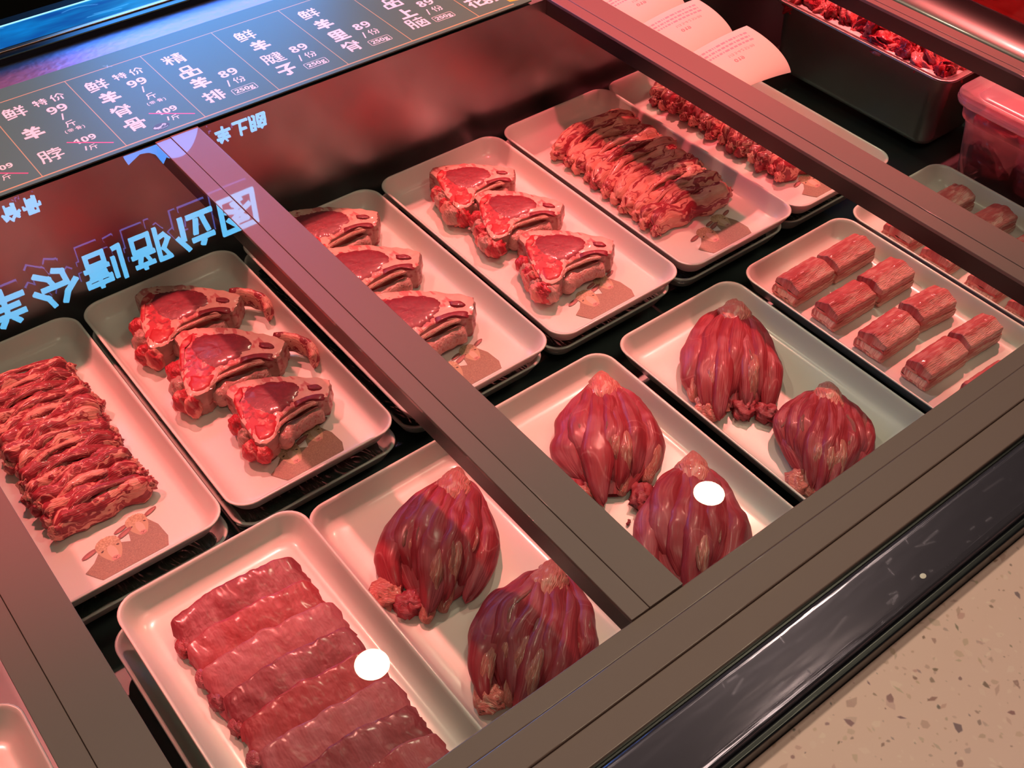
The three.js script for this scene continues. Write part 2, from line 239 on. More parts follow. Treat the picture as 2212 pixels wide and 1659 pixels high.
// front rail: three extruded strips with grooves between them
for (const [z0, z1, dy] of [[-0.3003, -0.2835, -0.0022], [-0.2830, -0.2585, 0], [-0.2580, -0.2345, -0.0006]]) part('rail_strip', steelGeo(box(-0.6, 1.75, TOP - 0.022, TOP + dy, z0, z1, 0.0012), 3), M.brown, kase);
part('rail_lip', box(-0.6, 1.75, TOP - 0.03, TOP - 0.004, -0.2345, -0.2318), M.blackEdge, kase);
// cross rails: brown face in two strips over a black channel
const RAILS = [[-0.0115, 0.046], [0.355, 0.406], [0.9015, 0.954], [1.2265, 1.2535]];
for (const [x0, x1] of RAILS) {
  const r = part('cross_rail', steelGeo(box(x0 + 0.0004, x1, TOP - 0.0245, TOP - 0.0045, -1.062, -0.3005), 3), M.blackEdge, kase);
  part('face_strip', steelGeo(box(x0, x0 + (x1 - x0) * 0.34, TOP - 0.005, TOP - 0.0008, -1.062, -0.3006, 0.0006), 3), M.brown, r);
  part('face_strip', steelGeo(box(x0 + (x1 - x0) * 0.345, x1, TOP - 0.005, TOP - 0.0003, -1.062, -0.3006, 0.0006), 3), M.brown, r);
}
part('rounded_bar', grid(1, 20, (u, v) => [lerp(1.345, 1.254, v), TOP - 0.006 + 0.0125 * Math.sin(Math.PI * v) ** 0.6, lerp(-1.062, -0.3006, u)]), phy({ color: 0x171012, roughness: 0.3, clearcoat: 1, clearcoatRoughness: 0.06 }), kase, 'glossy black rounded bar');
// glass lids; the fourth compartment from the left stands open
const LIDS = [[-0.55, -0.0118, 'glass lid over the pale tray at the lower left corner'], [0.0463, 0.3547, 'glass lid over the strips and left chops, mirroring the blue sign'], [0.4063, 0.9012, 'widest glass lid, over the shanks and middle chops'], [1.3455, 1.74, 'glass lid at the top right over the red bin']];
LIDS.forEach(([a, b, label]) => { const t = thing('glass_lid', label, 'glass lid'); part('pane', new THREE.PlaneGeometry(b - a, 0.7607).rotateX(-Math.PI / 2).translate((a + b) / 2, TOP - 0.0012, -0.6814), M.glass, t); });

// polished trim in front of the rail, then the stone ledge
{
  const prof = [[-0.2312, -0.030], [-0.2312, -0.0035], [-0.2295, -0.0012], [-0.226, -0.0008], [-0.193, -0.0014], [-0.1885, -0.0021], [-0.1868, -0.0034], [-0.1860, -0.0055], [-0.1857, -0.010], [-0.1856, -0.024]];
  const t = thing('metal_trim', 'scratched polished metal trim strip along the front rail', 'trim');
  part('strip', grid(1, prof.length - 1, (u, v) => { const [z, y] = prof[Math.round(v * (prof.length - 1))]; return [-0.6 + 2.35 * u, TOP + y, z]; }, false, (u, v) => [u * 1.5, v]), M.chrome, t);
  part('wax_spot', new THREE.SphereGeometry(1, 20, 10).scale(0.0042, 0.0009, 0.0033).translate(...P(1993, 1245, 0.702).toArray()), std({ color: 0xe8d8d0, roughness: 0.6 }), t, 'dried pale drip');
  part('dark_band', box(-0.6, 1.75, TOP - 0.05, TOP - 0.0062, -0.1856, -0.1787, 0.0025), phy({ color: 0x14151c, roughness: 0.3, clearcoat: 0.3 }), t);  // dark band added along the dark rounded lower edge of the trim
}
{
  const c = thing('stone_ledge', 'speckled beige stone ledge at the lower right corner', 'counter');
  const g = box(-0.3, 1.75, TOP - 0.06, TOP - 0.02, -0.1785, 0.30, 0.003), p = g.attributes.position, uv = g.attributes.uv;
  for (let i = 0; i < p.count; i++) uv.setXY(i, p.getX(i) / 0.9, p.getZ(i) / 0.6);
  M.granite.map.wrapS = M.granite.map.wrapT = THREE.RepeatWrapping; part('slab', g, M.granite, c);
  part('ledge_front', box(-0.3, 1.75, 0, TOP - 0.06, -0.17, 0.27), M.dark, c);
}

// ---------------------------------------------------------------- the price board lying on the lids' far edge
{
  const x0 = -0.5, x1 = 0.8775, z0 = -1.2613, z1 = -1.0626, yb = TOP + 0.0002, u0 = 0.06, PX = 2040 / (x1 - u0);
  const t = thing('price_board', 'green price board lying flat along the far edge of the glass', 'price board');
  part('board', box(x0, x1, yb, yb + 0.0016, z0, z1, 0.0004), std({ color: 0x1c3a2e, roughness: 0.5 }), t);
  const W = 2040, H = Math.round((z1 - z0) * PX);
  const map = canvasTex(W, H, (g) => {
    const q = (px, py) => { const p = P(px, py, 0.6952); return [(p.x - u0) * PX, (p.z - z0) * PX]; };
    g.fillStyle = 'rgb(14,104,80)'; g.fillRect(0, 0, W, H);
    const ink = '#f6f2f0', gold = '#b9a568', hot = '#e0407c';
    // yellow end
    { const a = q(1085, 3); g.fillStyle = '#c8c022'; g.beginPath(); g.moveTo(a[0] - 10, 0); g.lineTo(W, 0); g.lineTo(W, a[1] + 22); g.lineTo(a[0] + 26, a[1] + 6); g.fill(); }
    g.strokeStyle = gold; g.lineWidth = 3.4; const ln = (a, b) => { g.beginPath(); g.moveTo(...a); g.lineTo(...b); g.stroke(); };
    const yt = q(0, 217)[1], yg = q(0, 410)[1]; ln([0, yt], [W, yt]); g.lineWidth = 5; ln([0, yg], [q(1110, 4)[0], yg]); g.lineWidth = 2.6;
    for (const [px, py] of [[88, 374], [271, 309], [443, 248], [601.5, 188.5], [752, 134], [890, 83], [1031, 28.5]]) { const x = q(px, py)[0]; ln([x, yt], [x, yg]); }
    const z = 3.687, c0 = (a, b) => q(a / z, b / z), c1 = (a, b) => q(550 + a / z, b / z), mm = PX / 1000;
    const big = (k, p, s = 26, w = 16) => { g.strokeStyle = ink; drawHan(g, k, p[0], p[1], s * mm, w); };
    const txt = (s, p, size, font = 'bold') => { g.fillStyle = ink; g.font = `${font} ${size * mm}px sans-serif`; g.textAlign = 'center'; g.textBaseline = 'middle'; g.fillText(s, ...p); };
    const slash = (p, l) => { g.strokeStyle = ink; g.lineWidth = 1.7 * mm; ln([p[0] + l * 0.16 * mm, p[1] - l / 2 * mm], [p[0] - l * 0.16 * mm, p[1] + l / 2 * mm]); };
    const cut = (a, b) => { g.strokeStyle = hot; g.lineWidth = 1.9 * mm; ln(a, b); };
    // half seen cell at the left edge
    txt('109', c0(15, 1318), 13); big('jin', c0(45, 1392), 11, 10); cut(c0(-90, 1362), c0(220, 1362));
    const kilo = (a) => {
      big('te', a.te, 16.5, 11); big('jia', a.jia, 16.5, 11); txt('99', a.n, 21); slash(a.s, 13); big('jin', a.j, 14, 10);
      txt('(', [a.d[0] - 10 * mm, a.d[1]], 8, ''); big('dai', [a.d[0] - 4.5 * mm, a.d[1]], 7.5, 9); big('gu', [a.d[0] + 4.5 * mm, a.d[1]], 7.5, 9); txt(')', [a.d[0] + 10 * mm, a.d[1]], 8, '');
      txt('109', a.o, 15); slash(a.os, 8); big('jin', a.oj, 11, 10); cut(...a.cut);
    };
    big('xian', c0(112, 880)); big('yang', c0(256, 1042)); big('bo', c0(402, 1218));
    kilo({ te: c0(312, 802), jia: c0(450, 756), n: c0(450, 850), s: c0(494, 912), j: c0(556, 966), d: c0(590, 1010), o: c0(672, 1092), os: c0(680, 1164), oj: c0(738, 1150), cut: [c0(525, 1118), c0(902, 1118)] });
    big('xian', c0(768, 664)); big('yang', c0(868, 758)); big('ji', c0(962, 864)); big('gu', c0(1072, 972));
    kilo({ te: c0(948, 592), jia: c0(1080, 550), n: c0(1086, 638), s: c0(1136, 694), j: c0(1198, 746), d: c0(1240, 790), o: c0(1322, 862), os: c0(1336, 926), oj: c0(1392, 914), cut: [c0(1180, 887), c0(1550, 887)] });
    const piece = (n, s, f, w) => { txt('89', n, 21); slash(s, 14); big('fenx', f, 14.5, 10); g.strokeStyle = ink; g.lineWidth = 0.8 * mm; g.beginPath(); g.roundRect(w[0] - 14.5 * mm, w[1] - 6.3 * mm, 29 * mm, 12.6 * mm, 2 * mm); g.stroke(); txt('250g', w, 11); };
    big('jing', c0(1376, 456)); big('pin', c0(1496, 552)); big('yang', c0(1592, 642)); big('pai', c0(1700, 745));
    piece(c0(1812, 562), c0(1818, 648), c0(1902, 616), c0(1946, 690));
    big('xian', c1(-78, 268)); big('yang', c1(40, 345)); big('jian', c1(146, 446)); big('zi', c1(250, 536));
    piece(c1(346, 366), c1(362, 446), c1(442, 416), c1(490, 486));
    big('xian', c1(432, 94)); big('yang', c1(546, 176)); big('li', c1(666, 264)); big('ji', c1(770, 350));
    piece(c1(850, 188), c1(872, 264), c1(946, 234), c1(998, 303));
    big('pin', c1(1082, 8)); big('shang', c1(1200, 88)); big('nao', c1(1294, 164));
    piece(c1(1356, 6), c1(1382, 80), c1(1452, 50), c1(1504, 116));
    big('hua', c1(1756, 2)); txt('89', c1(1886, -20), 21);
    // oval emblem
    { const [a, b] = c0(1280, 990); g.fillStyle = '#0a2a22'; g.beginPath(); g.ellipse(a, b, 9.6 * mm, 6.4 * mm, -0.05, 0, 7); g.fill(); g.fillStyle = '#a9d6dc'; g.beginPath(); g.ellipse(a - 1 * mm, b - 1.2 * mm, 8 * mm, 3.4 * mm, -0.15, 0, 7); g.fill(); g.fillStyle = '#16352f'; g.beginPath(); g.ellipse(a - 1.5 * mm, b - 3.4 * mm, 4.6 * mm, 2.3 * mm, -0.35, 0, 7); g.fill(); g.beginPath(); g.ellipse(a + 2 * mm, b + 0.4 * mm, 3 * mm, 1 * mm, -0.6, 0, 7); g.fill(); g.fillStyle = '#a9d6dc'; for (let i = -3; i < 4; i++) g.fillRect(a + i * 1.8 * mm, b + 3.2 * mm - Math.abs(i) * 0.3 * mm, 1.2 * mm, 1.4 * mm); }
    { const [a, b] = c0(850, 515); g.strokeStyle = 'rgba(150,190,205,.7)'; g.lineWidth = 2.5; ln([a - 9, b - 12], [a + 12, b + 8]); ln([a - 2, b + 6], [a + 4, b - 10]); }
  });
  const face = new THREE.PlaneGeometry(x1 - u0, z1 - z0).rotateX(-Math.PI / 2).translate((x1 + u0) / 2, yb + 0.0019, (z0 + z1) / 2);
  part('printed_face', face, phy({ map, roughness: 0.6, clearcoat: 0.6, clearcoatRoughness: 0.45 }), t);
}

// ---------------------------------------------------------------- lit strip behind the ledge and the blue sign above it
{
  const t = thing('lit_strip', 'low blue lit picture strip behind the black rear bar', 'light strip', [0, 0, 0]);
  const map = canvasTex(1024, 48, (g, w, h) => {
    const r = rngOf(8);
    for (let x = 0; x < w; x++) for (let y = 0; y < h; y += 2) { const a = 0.5 + 0.5 * fbm2(x / 70, y / 24), d = sst(x, 330, 560); g.fillStyle = `rgb(${lerp(8, 70, d) + 40 * a * d},${lerp(46, 130, d) + 60 * a},${lerp(120, 205, d) + 60 * a * a})`; g.fillRect(x, y, 1, 2); }
    g.fillStyle = '#8fd0ff'; g.fillRect(0, 0, w, 2.5);
    g.fillStyle = 'rgba(150,215,225,.85)'; for (const [x, a] of [[424, -0.9], [440, -0.4], [456, 0.1], [470, 0.6], [412, -1.3]]) { g.save(); g.translate(x, 20); g.rotate(a); g.beginPath(); g.ellipse(0, 0, 4, 17, 0, 0, 7); g.fill(); g.restore(); }
    g.strokeStyle = 'rgba(110,180,240,.5)'; for (let i = 0; i < 40; i++) { g.beginPath(); const x = r() * 420, y = r() * h; g.moveTo(x, y); g.quadraticCurveTo(x + 10, y - 6 + r() * 12, x + 24, y + r() * 4); g.stroke(); }
  });
  part('strip_housing', box(-0.6, 1.75, TOP - 0.03, TOP - 0.02, -1.42, -1.356), M.dark, t);
  part('lit_screen', new THREE.PlaneGeometry(2.0, 0.036).translate(0.7, TOP - 0.007, -1.385), std({ color: 0x000000, emissive: 0xffffff, emissiveMap: map, emissiveIntensity: 2.0 }), t);
  part('screen_back', box(-0.6, 1.75, TOP - 0.03, TOP + 0.0112, -1.40, -1.3855), M.dark, t);

  const ZS = -1.5, s = thing('blue_sign', 'lit blue cut diagram sign with raised letters, mirrored in the glass', 'sign', [0, 0, 0]);
  part('sign_board', box(-0.25, 1.3, TOP + 0.03, TOP + 0.62, ZS - 0.05, ZS - 0.032), std({ color: 0x120e16, roughness: 0.5 }), s);
  const face = std({ color: 0x05080a, emissive: new THREE.Color(0.14, 0.58, 1.0), emissiveIntensity: 11 }), glow = std({ color: 0x030408, emissive: new THREE.Color(0.16, 0.24, 1.0), emissiveIntensity: 3.5 }), rim = std({ color: 0x05060a, roughness: 0.6 });
  const letter = (k, x, y, size, w) => {
    const c = part('letter', hanGeometry(k, size, w, 0.004).translate(x, y, ZS), face, s);
    part('letter_back', hanGeometry(k, size * 0.985, w - 0.6, 0.025).translate(x, y, ZS - 0.0148), rim, c);
    part('letter_glow', hanGeometry(k, size * 1.005, w + 2.6, 0.002).translate(x, y, ZS - 0.0288), glow, c);
  };
  ['yang', 'fen', 'ge', 'bu', 'wei', 'tu'].forEach((k, i) => letter(k, 0.214 + i * 0.0795, TOP + 0.470, 0.072, 11.5));
  ['yang', 'shang', 'nao'].forEach((k, i) => letter(k, 0.612 + i * 0.031, TOP + 0.318, 0.029, 11));
  ['yang', 'ji', 'gu'].forEach((k, i) => letter(k, 0.238 + i * 0.031, TOP + 0.315, 0.029, 11));
  // lamb shape: ear tips, then the rounded back, the unseen body below widened to light the price board blue
  const sh = new THREE.Shape(), o = (x, y) => [x, TOP + y];
  sh.moveTo(...o(0.40, 0.12)); sh.lineTo(...o(0.43, 0.24)); sh.lineTo(...o(0.447, 0.285)); sh.lineTo(...o(0.453, 0.308)); sh.lineTo(...o(0.474, 0.297)); sh.lineTo(...o(0.488, 0.300)); sh.lineTo(...o(0.498, 0.308)); sh.lineTo(...o(0.506, 0.328)); sh.lineTo(...o(0.513, 0.319));
  sh.bezierCurveTo(...o(0.528, 0.331), ...o(0.547, 0.331), ...o(0.560, 0.314)); sh.bezierCurveTo(...o(0.574, 0.296), ...o(0.574, 0.282), ...o(0.584, 0.262)); sh.bezierCurveTo(...o(0.60, 0.235), ...o(0.70, 0.25), ...o(0.78, 0.23)); sh.bezierCurveTo(...o(0.84, 0.21), ...o(0.84, 0.12), ...o(0.81, 0.05)); sh.lineTo(...o(0.50, 0.045)); sh.bezierCurveTo(...o(0.47, 0.09), ...o(0.44, 0.10), ...o(0.40, 0.12));
  part('lamb_shape', new THREE.ExtrudeGeometry(sh, { depth: 0.004, bevelEnabled: false, curveSegments: 16 }).translate(0, 0, ZS - 0.002), std({ color: 0x05080a, emissive: new THREE.Color(0.07, 0.33, 1.0), emissiveIntensity: 10 }), s);
}

// ---------------------------------------------------------------- trays
function roundRect(hx, hz, r, n = 9) {
  const out = []; r = Math.min(r, hx, hz);
  for (const [sx, sz, a0] of [[1, 1, 0], [-1, 1, 90], [-1, -1, 180], [1, -1, 270]]) for (let i = 0; i < n; i++) { const a = (a0 + 90 * i / (n - 1)) * Math.PI / 180; out.push([sx * (hx - r) + Math.cos(a) * r, sz * (hz - r) + Math.sin(a) * r]); }
  return out;
}
function dish(w, l, rings, r) {                         // rings: inset, y
  const loops = rings.map(([d, y]) => roundRect(w / 2 - d, l / 2 - d, Math.max(r - d * 0.55, 0.004)).map(([x, z]) => [x, y, z])), n = loops[0].length, pos = [], idx = [];
  loops.forEach((lp) => lp.forEach((p) => pos.push(...p)));
  for (let i = 0; i < loops.length - 1; i++) for (let j = 0; j < n; j++) { const a = i * n + j, b = i * n + (j + 1) % n, c = a + n, d = b + n; idx.push(a, c, b, b, c, d); }
  const top = pos.length / 3; pos.push(0, rings[rings.length - 1][1], 0); for (let j = 0; j < n; j++) idx.push((loops.length - 1) * n + j, top, (loops.length - 1) * n + (j + 1) % n);
  const bot = pos.length / 3; pos.push(0, rings[0][1], 0); for (let j = 0; j < n; j++) idx.push((j + 1) % n, bot, j);
  const g = new THREE.BufferGeometry(); g.setAttribute('position', new THREE.Float32BufferAttribute(pos, 3)); g.setIndex(idx);
  g.setAttribute('uv', new THREE.Float32BufferAttribute(new Float32Array(pos.length / 3 * 2), 2)); g.computeVertexNormals(); return g;
}
const TL = 0.366, TW = 0.1895;
const TRAY_RINGS = [[0.024, -0.0272], [0.019, -0.0265], [0.0095, -0.019], [0.0035, -0.007], [0.0012, -0.0022], [0.0004, -0.0008], [0.0009, 0.0002], [0.0022, 0.0004], [0.0036, -0.0004], [0.0050, -0.003], [0.0082, -0.0110], [0.0112, -0.0168], [0.0150, -0.0204], [0.0200, -0.0222], [0.0260, -0.0227], [0.038, -0.0228]];
const trayGeo = dish(TW, TL, TRAY_RINGS, 0.024);
const printTex = canvasTex(512, 300, (g, w, h) => {
  const r = rngOf(21); g.clearRect(0, 0, w, h);
  const lamb = (cx, cy, s, body) => {
    g.save(); g.translate(cx, cy); g.scale(s, s);
    g.fillStyle = '#8d7a68'; g.beginPath(); body.forEach((p, i) => (i ? g.lineTo(...p) : g.moveTo(...p))); g.closePath(); g.fill(); g.save(); g.clip();
    for (let i = 0; i < 9000; i++) { const x = (r() - 0.5) * 340, y = r() * 260 - 20; g.fillStyle = `rgba(${r() < 0.5 ? '188,170,144' : '98,78,70'},${0.08 + r() * 0.16})`; g.beginPath(); g.ellipse(x, y, 1.2 + r() * 1.8, 1 + r() * 1.4, r() * 3, 0, 7); g.fill(); }
    g.restore();
    for (const sx of [-1, 1]) { g.save(); g.translate(sx * 62, -42); g.rotate(sx * 0.18 - (sx > 0 ? 0.5 : 0.05)); g.fillStyle = '#8a5a58'; g.beginPath(); g.ellipse(sx * 34, 0, 46, 15, 0, 0, 7); g.fill(); g.fillStyle = '#a87470'; g.beginPath(); g.ellipse(sx * 36, 3, 30, 7, 0, 0, 7); g.fill(); g.restore(); }
    g.fillStyle = '#b3a184'; g.beginPath(); g.moveTo(-62, -40); g.bezierCurveTo(-60, -98, 54, -104, 60, -40); g.bezierCurveTo(62, 10, 40, 44, 26, 66); g.bezierCurveTo(12, 86, -18, 86, -30, 62); g.bezierCurveTo(-46, 34, -62, 8, -62, -40); g.fill();
    for (let i = 0; i < 700; i++) { const a = r() * 6.28, q = Math.sqrt(r()) * 58, x = Math.cos(a) * q, y = -38 + Math.sin(a) * q * 0.85; if (y > -14) continue; g.fillStyle = `rgba(${r() < 0.6 ? '206,192,160' : '140,120,98'},.3)`; g.beginPath(); g.arc(x, y, 2 + r() * 3, 0, 7); g.fill(); }
    g.fillStyle = '#c4b4a2'; g.beginPath(); g.ellipse(2, 18, 22, 46, 0, 0, 7); g.fill();
    g.fillStyle = '#b98f86'; g.beginPath(); g.ellipse(0, 62, 22, 16, 0, 0, 7); g.fill(); g.strokeStyle = '#6c4644'; g.lineWidth = 3; g.beginPath(); g.moveTo(-10, 54); g.lineTo(0, 60); g.lineTo(10, 54); g.moveTo(0, 60); g.lineTo(0, 68); g.moveTo(-16, 72); g.quadraticCurveTo(0, 80, 16, 72); g.stroke();
    g.fillStyle = '#3a2a28'; for (const sx of [-1, 1]) { g.beginPath(); g.ellipse(sx * 40, -10, 8, 4.5, sx * 0.4, 0, 7); g.fill(); }
    g.restore();
  };
  lamb(352, 104, 0.84, [[-60, -20], [-80, 60], [-100, 130], [-110, 260], [60, 260], [100, 170], [92, 60], [60, -10]]);
  lamb(186, 158, 0.96, [[-62, -10], [-100, 30], [-158, 62], [-130, 110], [-80, 190], [170, 190], [160, 90], [130, 30], [60, -10]]);
});
const printM = phy({ map: printTex, transparent: true, roughness: 0.35, clearcoat: 0.2, clearcoatRoughness: 0.15 });
const printGeo = new THREE.PlaneGeometry(0.102, 0.0595).rotateX(-Math.PI / 2);
function tray(x, zBack, h, label, opt = {}) {
  const t = thing('tray', label, 'tray', [x + TW / 2, YC - h, zBack + TL / 2], 0, opt.group);
  const b = part('dish', trayGeo, opt.mat ?? M.tray, t);
  if (opt.print) { const p = part('lamb_print', printGeo, printM, t, 'printed picture of two lambs'); p.position.set(0.007, -0.0221, TL / 2 - 0.0235 - 0.0298); p.rotation.y = opt.print[2] ?? 0.0; }
  if (opt.film) part('cling_film', grid(24, 40, (u, v) => { const q = (u - 0.5) * 2, w = (v - 0.5) * 2; return [q * TW * 0.495, -0.0005 - 0.006 * (1 - q ** 4) * (1 - w ** 6) + 0.0016 * fbm2(u * 9 + x * 20, v * 16), w * TL * 0.497]; }), M.film, t, 'wrinkled clear film');
  return t;
}
const TX = [0.0235, 0.2180, 0.4130, 0.6080, 0.8030, 0.9890], TH = [0.859, 0.859, 0.85, 0.85, 0.85, 0.85], TZ = TH.map((h) => -1.2228 * h);
const prn = (px, py, h) => { const p = P(px, py, h + 0.0225); return [p.x, p.z]; };
const upper = ['white tray with lamb print holding the red folded strips, far left', 'white tray with lamb print holding three chops, left of the middle rail', 'white tray holding three chops, half under the right side of the middle rail', 'white tray with lamb print holding three chops with large backbones', 'white tray with lamb print holding the pale pink folded slices', 'white tray with lamb print running under the right rail beside the paper labels'];
const prints = [[264, 1205], [664, 1000], [1000, 800], [1292, 640], [1546, 515], [1768, 405]];
upper.forEach((label, i) => tray(TX[i], TZ[i], TH[i], label, { print: [...prn(...prints[i], TH[i]), 0] }));
const below = ['lower tray wrapped in film beneath the folded red strips tray', 'lower tray wrapped in film beneath the chops left of the middle rail', 'lower tray wrapped in film beneath the half hidden chop tray', 'lower tray wrapped in film beneath the chops with large backbones', 'lower tray wrapped in film beneath the pale pink folded slices', 'lower tray wrapped in film beneath the tray under the right rail'];
below.forEach((label, i) => { const t = tray(TX[i] + 0.002, -0.6845 - TL, TH[i] + 0.0315, label, { film: true }); part('dark_sheet', grid(20, 36, (u, v) => [(u - 0.5) * TW * 0.86, -0.0185 + 0.004 * fbm2(u * 6 + i * 5, v * 12), (v - 0.5) * TL * 0.9]), M.darkSheet, t); });  // dark sheet added to give the gap under the upper trays its darkness
const FX = [0.0790, 0.2700, 0.4660, 0.6690, 0.8705, 1.0650], FH = [0.852, 0.875, 0.875, 0.875, 0.875, 0.875], FZ = [-0.6575, -0.659, -0.659, -0.6575, -0.6575, -0.6575];
const front = ['white tray holding the overlapping slabs of sliced loin, front left', 'white tray holding two sliced shanks between the loin and the middle rail', 'white tray holding two sliced shanks just right of the middle rail', 'white tray holding two sliced shanks next to the short ribs', 'white tray holding two columns of pale short rib blocks', 'white tray of short ribs running under the right rail'];
front.forEach((label, i) => tray(FX[i], FZ[i], FH[i], label));
['upper greenish white tray stacked beneath the loin tray', 'lower greenish white tray stacked beneath the loin tray'].forEach((label, i) => tray(FX[0] - 0.012 + i * 0.002, FZ[0] + 0.006, 0.8805 + i * 0.0285, label, { mat: M.trayGreenish }));
tray(-0.206, -0.632, 0.86, 'empty pale tray at the lower left corner beyond the left rail');
const floorOf = (h) => YC - h - 0.0228;

// ---------------------------------------------------------------- meat builders
function stripGeo(L, W, H, seed, o = {}) {
  const { n = 2.6, bulge = 0.16, wig = 0.25, nu = 56, nv = 26, blunt = 9, lean = 0, uo = 0, vo = 0, frill = 0.1 } = o, r = rngOf(seed * 977 + 3), du = r() * 5 + uo, dv = r() * 5 + vo;
  return grid(nu, nv, (u, v) => {
    const s = u * 2 - 1, a = v * 2 * Math.PI - Math.PI / 2, c = Math.cos(a), sn = Math.sin(a), rr = Math.pow(Math.abs(c) ** n + Math.abs(sn) ** n, -1 / n);
    const rag = 1 + 0.05 * n2(a * 0.9, seed), end = Math.pow(Math.max(0, 1 - Math.pow(Math.abs(s), blunt)), 0.36);
    const d = 1 + bulge * fbm3(s * 2.4 + seed * 3, c * 1.3, sn * 1.3 + seed) + frill * n3(s * 7 + seed, c * 2.4, sn * 2.4);
    let y = H / 2 * sn * rr * end * d, z = W / 2 * c * rr * end * d;
    z += y * lean + W * wig * n2(s * 1.3 + seed * 5, seed); y += H * 0.12 * n2(s * 1.1 + 9, seed * 2 + 1) * (0.5 + 0.5 * sn);
    return [s * L / 2 * rag, Math.max(y, -H * 0.5) + H / 2, z];
  }, true, (u, v) => [u * 1.0 + du, v * 1.0 + dv]);
}
function blobGeo(seed, sx, sy, sz, amp = 0.35, nu = 20, nv = 20, freq = 1.3) {
  const g = grid(nu, nv, (u, v) => { const t = u * Math.PI, a = v * 2 * Math.PI, x = Math.sin(t) * Math.cos(a), y = Math.cos(t), z = Math.sin(t) * Math.sin(a), d = 1 + amp * fbm3(x * freq + seed * 7, y * freq, z * freq + seed); return [x * sx * d, y * sy * d, z * sz * d]; }, true);
  const p = g.attributes.position, uv = g.attributes.uv; for (let i = 0; i < p.count; i++) uv.setXY(i, p.getX(i) * 22 + p.getY(i) * 9 + seed * 0.37, p.getZ(i) * 22 + p.getY(i) * 9); return g;
}
function tube(pts, rad, mat, name, parent, seg = 24, flat = 1) {
  const c = new THREE.CatmullRomCurve3(pts.map((p) => new THREE.Vector3(...p))), g = grid(seg, 12, (u, v) => {
    const p = c.getPoint(u), t = c.getTangent(u), side = new THREE.Vector3(-t.z, 0, t.x).normalize(), a = v * 2 * Math.PI - Math.PI / 2, R = (typeof rad === 'function' ? rad(u) : rad) * Math.pow(Math.max(0, 1 - Math.pow(Math.abs(u * 2 - 1), 10)), 0.4) * (1 + 0.18 * n3(p.x * 60, p.z * 60, a));
    return [p.x + side.x * Math.cos(a) * R, p.y + Math.sin(a) * R * flat, p.z + side.z * Math.cos(a) * R];
  }, true, (u, v) => [u * 1.3 + pts[0][0] * 7, v]);
  return part(name, g, mat, parent);
}

// folded strips in the back trays
function stripRow(o) {
  const r = rngOf(o.seed);
  for (let i = 0; i < o.n; i++) {
    const t = i / (o.n - 1), z = lerp(o.z0, o.z1, t), L = lerp(o.L0, o.L1, t) * (0.94 + 0.12 * r()), cx = lerp(o.x0, o.x1, t) + (r() - 0.5) * 0.008;
    const m = thing(o.name, o.label(i, o.n), o.category, [cx, o.y, z], (o.turn ?? 0) + (r() - 0.5) * 0.10, o.group);
    const fold = part('slice', stripGeo(L, o.W * (0.9 + 0.35 * r()), o.H * (0.88 + 0.2 * r()), o.seed + i * 1.37, { lean: o.lean * (0.8 + 0.5 * r()), bulge: 0.14, frill: 0.05, n: 2.3 }), o.mats[Math.floor(r() * o.mats.length)], m);
    // the folded-over edge of the slice and its frilled end
    tube([[-L * 0.46, o.H * 0.55, -o.W * 0.25], [-L * 0.15, o.H * 0.93, -o.W * (0.55 + 0.2 * r())], [L * 0.18, o.H * 0.9, -o.W * 0.5], [L * 0.47, o.H * 0.6, -o.W * 0.3]], (u) => 0.0045 + 0.0016 * Math.sin(u * 9 + i), o.edge[i % o.edge.length], 'folded_edge', m, 30, 0.9);
    if (o.ends) for (const sx of [-1, 1]) { const b = part('frilled_end', blobGeo(o.seed + i * 3 + sx, 0.008, o.H * 0.3, 0.007, 0.5, 14, 14, 1.9), o.mats[(i + 1) % o.mats.length], m); b.position.set(sx * L * 0.48, o.H * (0.3 + 0.15 * r()), 0.003 * r()); }
  }
}
const ordinal = ['', 'second', 'third', 'fourth', 'fifth', 'sixth', 'seventh', 'eighth'];
const nth = (i, n) => (i === 0 ? 'farthest back' : i === n - 1 ? 'nearest the front' : i < n / 2 ? ordinal[i] + ' from the back' : ordinal[n - 1 - i] + ' from the front');
stripRow({ seed: 31, n: 12, name: 'meat_strip', category: 'meat slice', label: (i, n) => `red folded strip ${nth(i, n)} in the far left tray`, group: 'red folded strips in the far left tray', x0: 0.126, x1: 0.122, z0: -0.978, z1: -0.778, L0: 0.094, L1: 0.100, W: 0.0165, H: 0.029, lean: -0.30, y: floorOf(0.859), mats: [M.strip, M.strip, M.stripLean], edge: [M.strip, M.stripFat, M.stripLean], ends: true });
stripRow({ seed: 57, n: 11, name: 'meat_strip', category: 'meat slice', label: (i, n) => `pale fatty slice ${nth(i, n)}, in the tray left of the right rail`, group: 'pale folded slices in the tray between the chops and right rail', x0: 0.914, x1: 0.898, z0: -0.966, z1: -0.768, L0: 0.138, L1: 0.132, W: 0.021, H: 0.027, lean: -0.35, W2: 0, y: floorOf(0.85), mats: [M.stripPale, M.stripPale, M.stripFat], edge: [M.stripPale, M.strip, M.stripPale], ends: true, turn: 0.06 });
stripRow({ seed: 83, n: 14, name: 'meat_strip', category: 'meat slice', label: (i, n) => `red rolled slice ${nth(i, n)}, half hidden beneath the right rail`, group: 'red rolled slices half hidden beneath the right rail', x0: 1.078, x1: 1.076, z0: -0.985, z1: -0.748, L0: 0.074, L1: 0.070, W: 0.017, H: 0.026, lean: -0.2, y: floorOf(0.85), mats: [M.strip, M.stripLean, M.strip], edge: [M.stripFat, M.strip, M.stripLean], ends: true });

